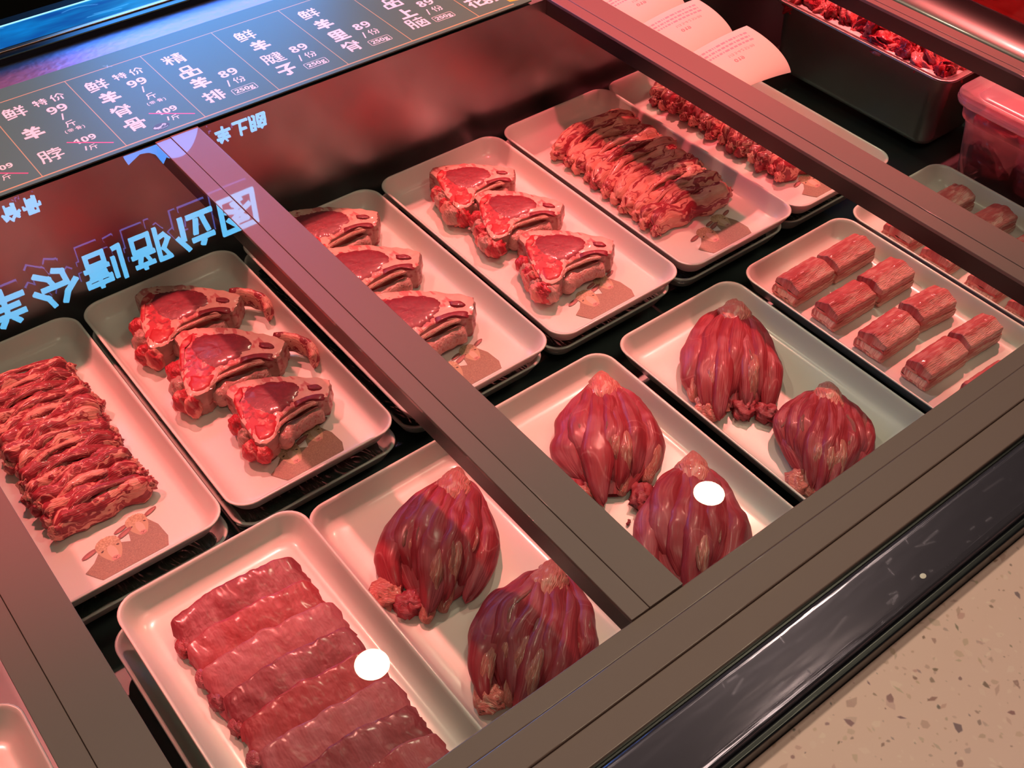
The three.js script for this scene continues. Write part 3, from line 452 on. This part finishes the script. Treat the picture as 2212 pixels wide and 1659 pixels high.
// loin slabs
{
  const r = rngOf(404), N = 9;
  for (let i = 0; i < N; i++) {
    const t = i / (N - 1), z = lerp(-0.587, -0.333, t), L = 0.124 * (0.97 + 0.08 * r()), m = thing('loin_slab', `slab of sliced loin ${nth(i, N)} of the overlapping row`, 'meat slice', [0.1745 + 0.002 * n2(i, 3), floorOf(FH[0]) + 0.001, z], -0.05 + (r() - 0.5) * 0.06, 'slabs of sliced loin');
    const H = 0.0078, W = 0.056, sd = 700 + i * 1.9;
    part('slab', grid(48, 30, (u, v) => {
      const s = u * 2 - 1, a = v * 2 * Math.PI - Math.PI / 2, c = Math.cos(a), sn = Math.sin(a), n = 4.5, rr = Math.pow(Math.abs(c) ** n + Math.abs(sn) ** n, -1 / n), end = Math.pow(Math.max(0, 1 - Math.abs(s) ** 14), 0.34);
      const edge = 1 + 0.13 * fbm2(s * 1.1 + sd, Math.sign(c) * 4);
      const zz = W / 2 * c * rr * (0.55 + 0.45 * end) * edge, k = zz / W + 0.5;       // k: 0 far edge .. 1 near edge
      const lift = 0.0165 * Math.pow(clamp(1 - k), 0.75) * (0.55 + 0.45 * Math.sqrt(1 - 0.8 * s * s)) - 0.004 * (1 - Math.sqrt(Math.max(0, 1 - s * s * 0.9)));
      const y = H / 2 * sn * rr * end * (1 + 0.14 * fbm2(s * 1.6 + sd, c * 1.2)) + lift + 0.0016 * fbm2(s * 2.5 + sd, k * 3);
      return [s * L / 2 * (1 + 0.03 * n2(c * 2 + sd, 4)), Math.max(0, y + H / 2), zz];
    }, true, (u, v) => [u * 0.9 + i * 0.37, v * 0.9 + i * 0.21]), M.loin[i % 3], m);
    for (const sx of [-1]) { const b = part('trimmed_end', blobGeo(sd + sx, 0.007, 0.006, 0.010, 0.45, 14, 14, 1.6), M.loin[(i + 1) % 3], m); b.position.set(sx * L * 0.485, 0.008, 0.006 + 0.012 * (r() - 0.5)); }
  }
}

// fanned, sliced shanks
function shank(seed, knob, tip, width, h, label, o = {}) {
  const a = P(...knob, h - 0.012), b = P(...tip, h + 0.010), dx = b.x - a.x, dz = b.z - a.z, L = Math.hypot(dx, dz), r = rngOf(seed * 131 + 7);
  const t = thing('sliced_shank', label, 'meat cut', [a.x, floorOf(h), a.z], Math.atan2(dx, dz), 'fanned sliced shanks');
  const N = o.n ?? 7, Hm = o.height ?? 0.037, wide = (u) => width / 2 * (0.14 + 0.86 * Math.sin(Math.min(1, u * 1.28 + 0.03) * Math.PI / 2) ** 0.85) * (u > 0.74 ? 1 - (o.close ?? 0.35) * ((u - 0.74) / 0.26) ** 2 : 1);
  const rise = (u) => Hm * (0.34 + 0.66 * Math.sin(Math.min(1, 0.12 + u * 1.25) * Math.PI / 2)) * (u > 0.62 ? 1 - 0.62 * ((u - 0.62) / 0.38) ** 2 : 1);
  part('core', grid(24, 20, (u, v) => { const e = Math.sin(Math.PI * clamp(u * 0.94 + 0.03)) ** 0.4, q = v * 2 * Math.PI - Math.PI / 2; return [Math.cos(q) * wide(u) * 0.86 * e, Math.max(0.0005, rise(u) * 0.42 + Math.sin(q) * rise(u) * 0.40 * e), u * L * 0.9]; }, true, (u, v) => [u, v]), M.shank[0], t);
  for (let j = 0; j < N; j++) {
    const s0 = -1 + 2 * (j + 0.5) / N, s = s0 + (r() - 0.5) * 0.10, Lj = L * (0.80 + 0.24 * r() - 0.14 * s * s), sd = seed * 17 + j * 3.1, tw = s * 0.85 + (o.lean ?? 0.32), fat = 0.0095 + 0.003 * r(), cur = (r() - 0.5) * 0.5, big = 0.92 + 0.6 * r() * r() + 0.15 * r();
    const piece = part('muscle_slice', grid(44, 18, (u, v) => {
      const taper = Math.min(1, 0.30 + u * 3) * Math.pow(Math.max(0, 1 - Math.abs(u * 2 - 1) ** 9), 0.42) * (u > 0.7 ? 1 - 0.35 * ((u - 0.7) / 0.3) : 1), q = v * 2 * Math.PI - Math.PI / 2;
      const A = wide(u) / N * 1.45 * taper * big * (1 + 0.16 * fbm2(u * 3 + sd, 1)), B = fat * taper * (1 + 0.22 * fbm3(u * 3 + sd, Math.cos(q), Math.sin(q)));
      const ex = Math.cos(q), ey = Math.sin(q), nn = 3.2, rr = Math.pow(Math.abs(ex) ** nn + Math.abs(ey) ** nn, -1 / nn), ca = Math.cos(tw), sa = Math.sin(tw);
      const X = ex * rr * A, Y = ey * rr * B, cx = s * wide(u) * 0.86 + cur * 0.014 * Math.sin(u * 3) + 0.0028 * n2(u * 2.2 + sd, 5), cy = rise(u) * Math.sqrt(Math.max(0.02, 1 - 0.86 * s * s)) * 0.80;
      return [cx + X * ca + Y * sa, Math.max(0.0004, cy - X * sa + Y * ca), u * Lj + 0.003 * n2(u * 3 + sd, ex)];
    }, true, (u, v) => [u * 0.8 + sd, v * 0.5 + sd]), M.shank[Math.floor(r() * 3)], t);
    if (r() < (o.tips ?? 0.4)) {
      const cx = s * wide(0.9) * 0.86; tube([[s * wide(0.62) * 0.86 + 0.004, rise(0.62) * 0.98 * Math.sqrt(Math.max(0.1, 1 - 0.8 * s * s)), Lj * 0.62], [s * wide(0.8) * 0.86 + 0.003, rise(0.8) * 0.9 * Math.sqrt(Math.max(0.1, 1 - 0.8 * s * s)) + 0.003, Lj * 0.80], [cx, 0.010, Lj * 0.96], [cx * 0.96, 0.006, Lj * 1.04]], (u) => 0.0046 + 0.003 * Math.sin(u * 3), M.tendon, 'tendon_tip', t, 24, 0.8);
    }
    if (r() < 0.45) { const k = 0.25 + 0.3 * r(), yy = (u) => rise(u) * Math.sqrt(Math.max(0.05, 1 - 0.86 * s * s)) * 0.80 + fat * 0.95; tube([0, 0.33, 0.66, 1].map((f) => { const u = k + f * 0.35; return [s * wide(u) * 0.86 + 0.004 * Math.sin(f * 4 + j), yy(u), u * Lj]; }), 0.0019, M.tendon, 'silver_skin', t, 18, 0.4); }
  }
  const kn = part('tendon_knob', grid(22, 18, (u, v) => { const q = v * 2 * Math.PI, e = Math.sin(Math.PI * clamp(u * 0.92 + 0.05)) ** 0.6, d = 1 + 0.28 * fbm3(u * 3 + seed, Math.cos(q), Math.sin(q)); return [Math.cos(q) * (0.0105 + 0.016 * u) * e * d, Math.max(0.0005, 0.012 + 0.012 * u + Math.sin(q) * (0.0105 + 0.006 * u) * e * d), -0.012 + u * 0.062]; }, true, (u, v) => [u, v]), M.tendon, t);
  for (let k = 0; k < (o.scraps ?? 3); k++) { const b = part('trimmed_end', blobGeo(seed + k * 5, 0.010 + 0.005 * r(), 0.008, 0.012 + 0.006 * r(), 0.5, 16, 16, 1.6), k % 2 ? M.tendon : M.shank[1], t); b.position.set((r() - 0.5) * width * 0.72, 0.008, L * (0.86 + 0.1 * r())); }
  return t;
}
shank(1, [985, 1000], [925, 1325], 0.118, FH[1], 'sliced shank with blue sign glints, beside the chop tray', { tips: 0.5, close: 0.25 });
shank(2, [1196, 1200], [1105, 1550], 0.124, FH[1], 'sliced shank in the corner between middle and front rails', { tips: 0.6, n: 8 });
shank(3, [1302, 790], [1325, 1090], 0.116, FH[2], 'sliced shank with pink knob, just right of the middle rail', { tips: 0.4, n: 7 });
shank(4, [1503, 965], [1486, 1300], 0.116, FH[2], 'sliced shank with the round lamp reflection on it', { tips: 0.3, n: 6 });
shank(5, [1592, 632], [1582, 900], 0.112, FH[3], 'dark sliced shank with ragged lower end beside the short ribs', { tips: 0.5, n: 7, scraps: 7, close: 0.1 });
shank(6, [1796, 812], [1772, 1065], 0.112, FH[3], 'purplish sliced shank touching the front rail', { tips: 0.5, n: 9 });

// chops: one outline in centimetres, laid from the chine corner towards the rib tip
const CH = 0.0275;
const chopCode = (() => {
  const h = FH[0], o = P(485, 849, 0.845), cm = (px, py) => { const p = P(px, py, 0.845); return new THREE.Vector2((p.x - o.x), -(p.z - o.z)); }, c1 = (a, b) => cm(250 + a / 4.424, 580 + b / 4.424), c2 = (a, b) => cm(500 + a / 3.687, 800 + b / 3.687);
  // a slab over an outline seen from a centre: domed or flat top with uneven relief, rounded rim, slightly flared side
  const loop = (pts, seed, wob) => { const c = new THREE.SplineCurve([...pts, pts[0]]), n = pts.length * 7, ctr = new THREE.Vector2(); pts.forEach((p) => ctr.add(p)); ctr.divideScalar(pts.length); const L = c.getPoints(n).slice(0, n); L.forEach((p, i) => { const d = 1 + wob * fbm2(p.x * 130 + seed * 3, p.y * 130); p.sub(ctr).multiplyScalar(d).add(ctr); }); return [L, ctr]; };
  const slab = (pts, seed, H) => {
    const [L, ctr] = loop(pts, seed, 0.035), n = L.length, rings = [];
    for (let k = 0; k <= 16; k++) { const t = k / 16; rings.push([t * 0.975, H + (t > 0.9 ? -0.0012 * ((t - 0.9) / 0.1) ** 2 : 0), true]); }
    for (const [t, y] of [[0.992, H - 0.0026], [1, H - 0.005], [1.005, H * 0.62], [1.012, H * 0.34], [1.0, H * 0.1], [0.975, 0]]) rings.push([t, y, false]);
    const top = 17, mk = (rs) => grid(rs.length - 1, n, (u, v) => { const [t, y, flat] = rs[Math.round(u * (rs.length - 1))], p = L[Math.round(v * n) % n], q = p.clone().sub(ctr).multiplyScalar(t * (flat ? 1 : 1 + 0.035 * fbm2(p.x * 90 + seed, y * 130 + p.y * 90))).add(ctr); return [q.x, y + (flat ? 0.0011 * fbm2(q.x * 70 + seed, q.y * 70) : 0), -q.y]; }, true);
    const face = mk(rings.slice(0, top)), side = mk(rings.slice(top - 1));
    for (const [g, wallUv] of [[face, false], [side, true]]) { const p = g.attributes.position, uv = g.attributes.uv; for (let i = 0; i < p.count; i++) wallUv ? uv.setXY(i, uv.getY(i) * 0.35, p.getY(i) * 3) : uv.setXY(i, p.getX(i), -p.getZ(i)); }
    return [face, side];
  };
  const ex = (pts, seed, dome) => { const [L, ctr] = loop(pts, seed, 0.07), n = L.length, g = grid(12, n, (u, v) => { const p = L[Math.round(v * n) % n], q = p.clone().sub(ctr).multiplyScalar(u * (1 + 0.03 * n2(p.x * 160, p.y * 160))).add(ctr); return [q.x, dome * (1 - u ** 4) + 0.0004 * fbm2(q.x * 120, q.y * 120) * (1 - u) - 0.0012 * u ** 6, -q.y]; }, true), P_ = g.attributes.position, uv = g.attributes.uv; for (let i = 0; i < P_.count; i++) uv.setXY(i, P_.getX(i), -P_.getZ(i)); return g; };
  const body = [c1(1040, 1190), c1(1090, 1110), c1(1260, 1060), c1(1500, 1020), c1(1800, 1025), c1(2035, 1045), c1(2056, 1120), c1(2048, 1215), c1(1990, 1235), c1(1900, 1270), c1(1740, 1310), c1(1640, 1380), c1(1575, 1450), c1(1560, 1560), c2(385, 470), c2(330, 560), c2(210, 590), c2(140, 500), c2(60, 380), c2(15, 250)];
  const variant = (sd) => { const [face, side] = slab(body, sd, CH); return {
    face, side,
    eye: ex([c2(190, 118), c2(320, 84), c2(480, 84), c2(562, 130), c2(548, 205), c2(470, 285), c2(375, 352), c2(270, 362), c2(165, 318), c2(88, 240), c2(95, 160)], sd, 0.0017),
    bonefield: ex([c2(18, 160), c2(60, 100), c2(130, 82), c2(205, 96), c2(150, 150), c2(112, 215), c2(170, 300), c2(262, 345), c2(350, 352), c2(392, 400), c2(372, 500), c2(300, 555), c2(200, 560), c2(130, 470), c2(70, 370), c2(25, 270)], sd + 7, 0.0007),
    cap: ex([c2(600, 122), c2(690, 112), c2(735, 140), c2(700, 160), c2(620, 158)], sd + 1, 0.0016),
    belly: ex([c2(500, 252), c2(610, 205), c2(735, 185), c2(745, 235), c2(640, 245), c2(520, 290)], sd + 2, 0.0018),
    red: ex([c2(170, 440), c2(300, 425), c2(370, 400), c2(350, 510), c2(265, 560), c2(200, 540)], sd + 3, 0.0012),
    edge: ex([c2(22, 190), c2(80, 125), c2(100, 200), c2(60, 270), c2(110, 390), c2(75, 385), c2(20, 250)], sd + 4, 0.0012),
    rib: [c2(745, 260), c2(640, 300), c2(540, 365), c2(440, 440), c2(402, 520)], tailA: c1(2050, 1060), tailB: c1(2056, 1230), chine: [c2(20, 330), c2(90, 470), c2(170, 600), c2(300, 590)],
  }; };
  return [1, 2, 3].map((k) => variant(k * 4.7));
})();
function chop(label, px, h, turn, size, o = {}) {
  const a = P(...px, h - 0.005), t = thing('lamb_chop', label, 'meat cut', [a.x, floorOf(h) + 0.0006, a.z], turn, o.group), y = CH;
  t.scale.setScalar(size); const c = chopCode[(o.seed ?? 1) % 3], r = rngOf((o.seed ?? 1) * 91);
  part('chop_face', c.face, M.chopFace, t); part('chop_side', c.side, M.chopSide, t);
  for (const [n, g, m] of [['bone_face', c.bonefield, M.boneFace], ['eye_muscle', c.eye, M.eye], ['cap_muscle', c.cap, M.eye], ['belly_muscle', c.belly, M.eye], ['marrow_face', c.red, M.boneRed], ['lean_edge', c.edge, M.boneRed]]) part(n, g, m, t).position.y = y + (n === 'bone_face' ? -0.0002 : 0.0003);
  tube(c.rib.map((p, i) => [p.x - 0.001, y * 0.42, -p.y - 0.0005]), (u) => 0.0088 - 0.0012 * Math.sin(u * 5), M.bone, 'rib_bone', t, 30, 1.15);
  tube(c.rib.map((p, i) => [p.x - 0.004, y - 0.001, -p.y - 0.005]), 0.0024, M.fat, 'fat_seam', t, 24, 0.8);
  // backbone lumps down the chine side
  for (let k = 0; k < (o.lumps ?? 4); k++) { const q = (k + 0.4) / (o.lumps ?? 4) * 3, i = Math.min(2, Math.floor(q)), f = q - i, p = c.chine[i].clone().lerp(c.chine[i + 1], f), R = 0.007 + 0.004 * r(), b = part('backbone', blobGeo((o.seed ?? 1) * 10 + k, R * 1.1, y * (0.36 + 0.12 * r()), R * 1.2, 0.3, 18, 18, 1.3), k % 3 === 1 ? M.bone : M.chunk[k % 2], t); b.position.set(p.x, y * (0.45 + 0.1 * r()), -p.y); }
  if (o.tail) tube([[c.tailA.x - 0.010, y * 0.62, -c.tailA.y - 0.014], [c.tailA.x + 0.010, y * 0.60, -c.tailA.y - 0.004], [c.tailA.x + 0.021, y * 0.50, -c.tailA.y + 0.012], [c.tailA.x + 0.020, y * 0.42, -c.tailA.y + 0.027]], (u) => 0.0062 - 0.001 * u, M.stripFat, 'fat_flap', t, 26, 2.0);
  t.rotation.z = o.roll ?? 0; return t;
}
const gl = 'lamb chops left of the middle rail', gm = 'lamb chops half hidden by the middle rail', gr = 'lamb chops with large backbones';
chop('farthest chop left of the middle rail, with a fat flap', [291, 641], TH[1], -0.18, 1.10, { tail: true, seed: 1, group: gl });
chop('middle chop of the three left of the middle rail', [376, 733], TH[1], -0.22, 1.12, { tail: true, seed: 2, group: gl });
chop('nearest chop left of the middle rail, above the lamb print', [485, 849], TH[1], 0, 1.0, { seed: 3, group: gl });
chop('farthest chop half hidden by the middle rail', [598, 478], TH[2], -0.05, 1.12, { seed: 4, group: gm });
chop('middle chop half hidden by the middle rail', [672, 563], TH[2], -0.08, 1.16, { seed: 5, group: gm });
chop('nearest chop half hidden by the middle rail', [775, 665], TH[2], -0.08, 1.18, { seed: 6, group: gm });
chop('farthest chop of the three with large backbones', [927, 372], TH[3], -0.10, 1.0, { seed: 7, lumps: 7, group: gr });
chop('middle chop of the three with large backbones', [1022, 424], TH[3], -0.30, 1.03, { seed: 8, lumps: 7, group: gr });
chop('nearest chop with a large backbone, beside the lamb print', [1118, 515], TH[3], -0.22, 1.05, { seed: 9, lumps: 8, group: gr });

// short ribs: a lean layer with the rib's hump over a layered fat base
function ribBlock(label, l, b, rt, f, h, seed, group) {
  const pl = P(...l, h + 0.002), pb = P(...b, h + 0.002), pr = P(...rt, h + 0.002), pf = P(...f, h + 0.002), c = pl.clone().add(pb).add(pr).add(pf).multiplyScalar(0.25), ux = pb.clone().sub(pl).add(pr.clone().sub(pf)).multiplyScalar(0.5), uz = pf.clone().sub(pl).add(pr.clone().sub(pb)).multiplyScalar(0.5);
  const L = Math.hypot(ux.x, ux.z), W = Math.hypot(uz.x, uz.z), t = thing('short_rib', label, 'meat cut', [c.x, floorOf(h), c.z], -Math.atan2(ux.z, ux.x), group), H = 0.0265;
  const block = (y0, y1, grow, top, sd) => grid(40, 56, (u, v) => {
    const s = u * 2 - 1, a = v * 2 * Math.PI - Math.PI / 2, cc = Math.cos(a), sn = Math.sin(a), n = 9, rr = Math.pow(Math.abs(cc) ** n + Math.abs(sn) ** n, -1 / n), e = Math.pow(Math.max(0, 1 - Math.abs(s) ** 22), 0.3);
    const z = W / 2 * grow * cc * rr * (0.92 + 0.08 * e) * (1 + 0.035 * fbm2(s * 2.5 + sd, Math.sign(cc) * 3)), hump = top ? 0.0038 * Math.exp(-((z / W) ** 2) * 22) - 0.0022 * (z / W * 2) ** 2 + 0.0013 * fbm2(s * 2 + sd, z * 90) : 0.001 * fbm2(s * 6 + sd, z * 200);
    return [s * L / 2 * grow * (1 + 0.03 * n2(z * 60 + sd, sn)), Math.max(0.0003, (y0 + y1) / 2 + (y1 - y0) / 2 * sn * rr * e + (sn > 0 ? hump * e : 0)), z];
  }, true, (u, v) => [u, v * 2 - 0.5 + 0.25]);
  part('fat_layer', block(0.0003, H * 0.52, 1.04, false, seed), M.ribSide, t, 'pale layered fat side');
  part('lean_layer', block(H * 0.40, H, 0.985, true, seed + 40), M.ribTop[Math.floor(seed) % 4], t);
}
const rc = (a, b) => [1612 + a / 3.687, 400 + b / 3.687], RW = 'short rib blocks in the tray right of the shanks', RH = 'short rib blocks half hidden by the right rail';
[
  ['pale short rib block, left of the farthest pair', rc(215, 770), rc(520, 562), rc(715, 700), rc(420, 860), 4],
  ['pink short rib block, right of the farthest pair', rc(560, 570), rc(860, 380), rc(1035, 512), rc(720, 690), 8.2],
  ['reddest short rib block, left of the second pair', rc(528, 950), rc(860, 752), rc(1040, 880), rc(735, 1065), 5],
  ['pink short rib block, right of the second pair', rc(870, 745), rc(1140, 572), rc(1360, 705), rc(1085, 865), 10.6],
  ['glossy short rib block, left of the third pair', rc(860, 1190), rc(1170, 985), rc(1400, 1110), rc(1125, 1310), 11.7],
  ['pale short rib block, right of the third pair', rc(1205, 950), rc(1495, 795), rc(1690, 940), rc(1405, 1085), 12.4],
  ['wet short rib block, left of the nearest pair', rc(1245, 1415), rc(1590, 1200), rc(1770, 1330), rc(1480, 1545), 6.3],
  ['short rib block with a white streak, right of the nearest pair', rc(1600, 1190), rc(1880, 1012), rc(2050, 1150), rc(1780, 1310), 3.8],
  ['short rib block tip cut off by the front rail', rc(1705, 1590), rc(2010, 1392), rc(2200, 1530), rc(1900, 1740), 5.4],
].forEach((a) => ribBlock(a[0], a[1], a[2], a[3], a[4], FH[4] - 0.001, a[5], RW));
[
  ['farthest short rib block showing below the right rail', [1905, 490], [1985, 440], [2045, 475], [1968, 525], 7.1],
  ['second short rib block showing below the right rail', [1987, 540], [2067, 488], [2126, 522], [2050, 578], 9.3],
  ['third short rib block showing below the right rail', [2090, 597], [2165, 545], [2228, 582], [2152, 640], 5.9],
  ['nearest short rib block showing below the right rail', [2174, 655], [2250, 600], [2310, 640], [2236, 692], 6.6],
  ['farther striped short rib block above the right rail', [2006, 428], [2062, 397], [2108, 428], [2048, 462], 8.9],
  ['middle striped short rib block above the right rail', [2092, 470], [2150, 440], [2198, 472], [2136, 508], 5.2],
  ['nearer striped short rib block above the right rail, at the edge', [2184, 522], [2240, 492], [2290, 524], [2230, 560], 10.1],
].forEach((a) => ribBlock(a[0], a[1], a[2], a[3], a[4], FH[5] - 0.001, a[5], RH));

// ---------------------------------------------------------------- the open compartment: pan, tub, labels
function pile(names, spots, mats, group) {
  const shapes = [1, 2, 3, 4, 5, 6].map((k) => blobGeo(k * 3.3, 0.0185, 0.0095, 0.0145, 0.5, 18, 18, 1.3)), protos = shapes.map((g, k) => new THREE.Mesh(g, mats[k % mats.length])), r = rngOf(909);
  spots.forEach(([x, y, z], i) => {
    const c = protos[i % protos.length].clone(); c.name = numbered('meat_chunk'); c.position.set(x, y, z); c.rotation.set(r() * 6, r() * 6, r() * 6); c.scale.setScalar(0.85 + 0.5 * r()); scene.add(c); lit(c);
    c.userData = { label: names, category: 'meat chunk', group };
  });
}
const PAN = { x0: 1.298, x1: 1.445, z0: -1.02, z1: -0.700, y: YC - 0.80, d: 0.118 };
{
  const w = PAN.x1 - PAN.x0, l = PAN.z1 - PAN.z0, t = thing('steel_pan', 'deep stainless pan heaped with red meat chunks, top right', 'pan', [PAN.x0 + w / 2, PAN.y, PAN.z0 + l / 2]);
  const D = PAN.d;
  part('pan_body', dish(w, l, [[0.026, -D], [0.020, -D + 0.004], [0.016, -D + 0.014], [0.0115, -0.02], [0.0105, -0.0075], [0.0100, -0.0035]], 0.030), M.panSteel, t);
  part('pan_rim', dish(w, l, [[0.0095, -0.006], [0.003, -0.0045], [0.0006, -0.003], [0.0004, -0.0012], [0.0018, 0.0002], [0.0035, 0.0002], [0.005, -0.0008], [0.010, -0.0012], [0.0135, -0.0035], [0.0150, -0.012], [0.020, -D + 0.02], [0.03, -D + 0.006]], 0.024), M.panSteel, t, 'rolled steel rim');
  const r = rngOf(66), spots = [];
  for (let k = 0; k < 2; k++) for (let i = 0; i < 6; i++) for (let j = 0; j < 13; j++) { const x = PAN.x0 + 0.029 + (w - 0.058) * (i + 0.5 * r()) / 5.5, z = PAN.z0 + 0.029 + (l - 0.058) * (j + 0.5 * r()) / 12.5, e = Math.min(x - PAN.x0, PAN.x1 - x, z - PAN.z0, PAN.z1 - z); if (k === 1 && (i + j) % 3) continue; spots.push([x, PAN.y - 0.007 + 0.008 * sst(e, 0.03, 0.08) + 0.007 * (r() - 0.5) + k * 0.006, z]); }
  part('meat_bed', grid(12, 18, (u, v) => [(u - 0.5) * (w - 0.05), -0.034, (v - 0.5) * (l - 0.05)]), M.chunk[0], t);
  pile('red meat chunk heaped in the deep steel pan', spots, M.chunk, 'red meat chunks in the deep steel pan');
}
{
  const x0 = 1.288, x1 = 1.445, z0 = -0.690, z1 = -0.37, w = x1 - x0, l = z1 - z0, D = 0.128, t = thing('plastic_tub', 'frosted clear plastic tub of red meat at the right edge', 'tub', [x0 + w / 2, YC - 0.8, z0 + l / 2]);
  const clear = phy({ color: new THREE.Color(0.96, 0.9, 0.9), transmission: 1, thickness: 0, roughness: 0.5, ior: 1.45 });
  part('tub_wall', dish(w, l, [[0.027, -D], [0.025, -D + 0.006], [0.017, -0.05], [0.014, -0.036], [0.010, -0.034], [0.008, -0.012]], 0.036), clear, t);
  const lidM = phy({ color: new THREE.Color(0.97, 0.88, 0.9), transmission: 0.75, thickness: 0, roughness: 0.25, ior: 1.5 });
  part('tub_lid', dish(w, l, [[0.008, -0.012], [0.001, -0.011], [0.0, -0.007], [0.002, -0.0062], [0.002, -0.003], [0.0004, -0.0024], [0.001, 0.0], [0.004, 0.0006], [0.012, 0.0], [0.020, -0.003], [0.024, -0.003], [0.028, 0.001], [0.05, 0.0012]], 0.032), lidM, t, 'frosted ribbed lid');
  const r = rngOf(71);
  for (let i = 0; i < 34; i++) { const c = new THREE.Mesh(blobGeo(i * 1.9, 0.033, 0.022, 0.034, 0.3, 16, 16, 1.5), M.chunk[i % 3]); c.name = numbered('meat_lump'); const k = Math.floor(i / 12), y = -D + 0.028 + k * 0.027, g = 0.066 - k * 0.006; c.position.set(x0 + g + (w - 2 * g) * (i % 3 + 0.15 * r()) / 2.1, YC - 0.8 + y, z0 + g + (l - 2 * g) * (Math.floor(i % 12 / 3) + 0.2 * r()) / 3.2); scene.add(lit(c)); c.userData = { label: 'red meat lump packed inside the frosted plastic tub', category: 'meat chunk', group: 'red meat lumps inside the plastic tub' }; }
}
{
  // three curled price labels sticking out from under the right rail
  const map = canvasTex(512, 512, (g, w, h) => {
    g.fillStyle = '#f6efe9'; g.fillRect(0, 0, w, h); g.save(); g.translate(w, h); g.rotate(Math.PI); g.translate(w, 0); g.scale(-1, 1); g.fillStyle = 'rgba(226,150,158,.9)'; g.textAlign = 'center';
    g.font = 'bold 44px sans-serif'; g.fillText('019', 240, 300); g.font = '30px sans-serif'; g.fillText('1/3 5-4-2 57-99', 300, 350);
    g.fillStyle = 'rgba(220,170,190,.8)'; for (let y = 0; y < 3; y++) { let x = 60; const r = rngOf(y + 4); while (x < 440) { const l = 6 + r() * 26; g.fillRect(x, 380 + y * 34, l, 16); x += l + 8; } }
    g.restore();
  });
  const paper = phy({ map, roughness: 0.95, transmission: 0.4, thickness: 0, side: THREE.DoubleSide });
  [[-1.035, -0.962, 'curled pale paper label farthest along the right rail'], [-0.955, -0.876, 'curled pale paper label in the middle of the three'], [-0.865, -0.781, 'curled pale paper label nearest the steel pan']].forEach(([za, zb, label], i) => {
    const t = thing('paper_label', label, 'label', [0, 0, 0], 0, undefined), l = zb - za, x0 = 0.9545, x1 = 1.0675;
    const f = (u, v) => { const a = v * 1.25; return [lerp(x0, x1, u) - 0.004 * v * v, YC - 0.7175 + 0.006 * Math.sin(u * 2.2) - l * 0.30 * (a * a / 1.56) * (0.35 + 0.65 * u) + 0.003 * u, za + l * Math.sin(a) / Math.sin(1.25)]; };
    const top = grid(16, 18, f, false, (u, v) => [u, 1 - v]), bot = grid(16, 18, (u, v) => { const p = f(1 - u, v); return [p[0], p[1] - 0.0004, p[2]]; }, false, (u, v) => [1 - u, 1 - v]); part('paper_sheet', merge([top, bot]), paper, t);
  });
}
{
  const t = thing('red_bin', 'red plastic bin under the glass at the top right corner', 'bin', [0, 0, 0]);
  part('bin_body', dish(0.26, 0.5, [[0.02, -0.15], [0.012, -0.14], [0.003, -0.01], [0.0, 0.0], [0.006, 0.001], [0.009, -0.006], [0.02, -0.10], [0.04, -0.105]], 0.03).translate(1.585, YC - 0.722, -0.70), phy({ color: 0xc0181c, roughness: 0.35, clearcoat: 0.4 }), t);
}
// small bits
{
  const d = thing('water_drop', 'clear water drop on the tray floor beside the half hidden chops', 'water drop', P(1096, 706, 0.8722).toArray());
  part('drop', new THREE.SphereGeometry(1, 24, 12, 0, Math.PI * 2, 0, Math.PI / 2).scale(0.0058, 0.0016, 0.0046), phy({ color: 0xffffff, transmission: 1, thickness: 0.002, roughness: 0.02, ior: 1.33 }), d);
  const s = thing('meat_scrap', 'tiny dark red scrap lying alone on the shank tray', 'meat scrap', P(1358, 1130, 0.8965).toArray(), 0.5);
  part('scrap', stripGeo(0.008, 0.0032, 0.002, 5, { nu: 14, nv: 8 }), M.stripLean, s);
}
renderer.render(scene, camera);
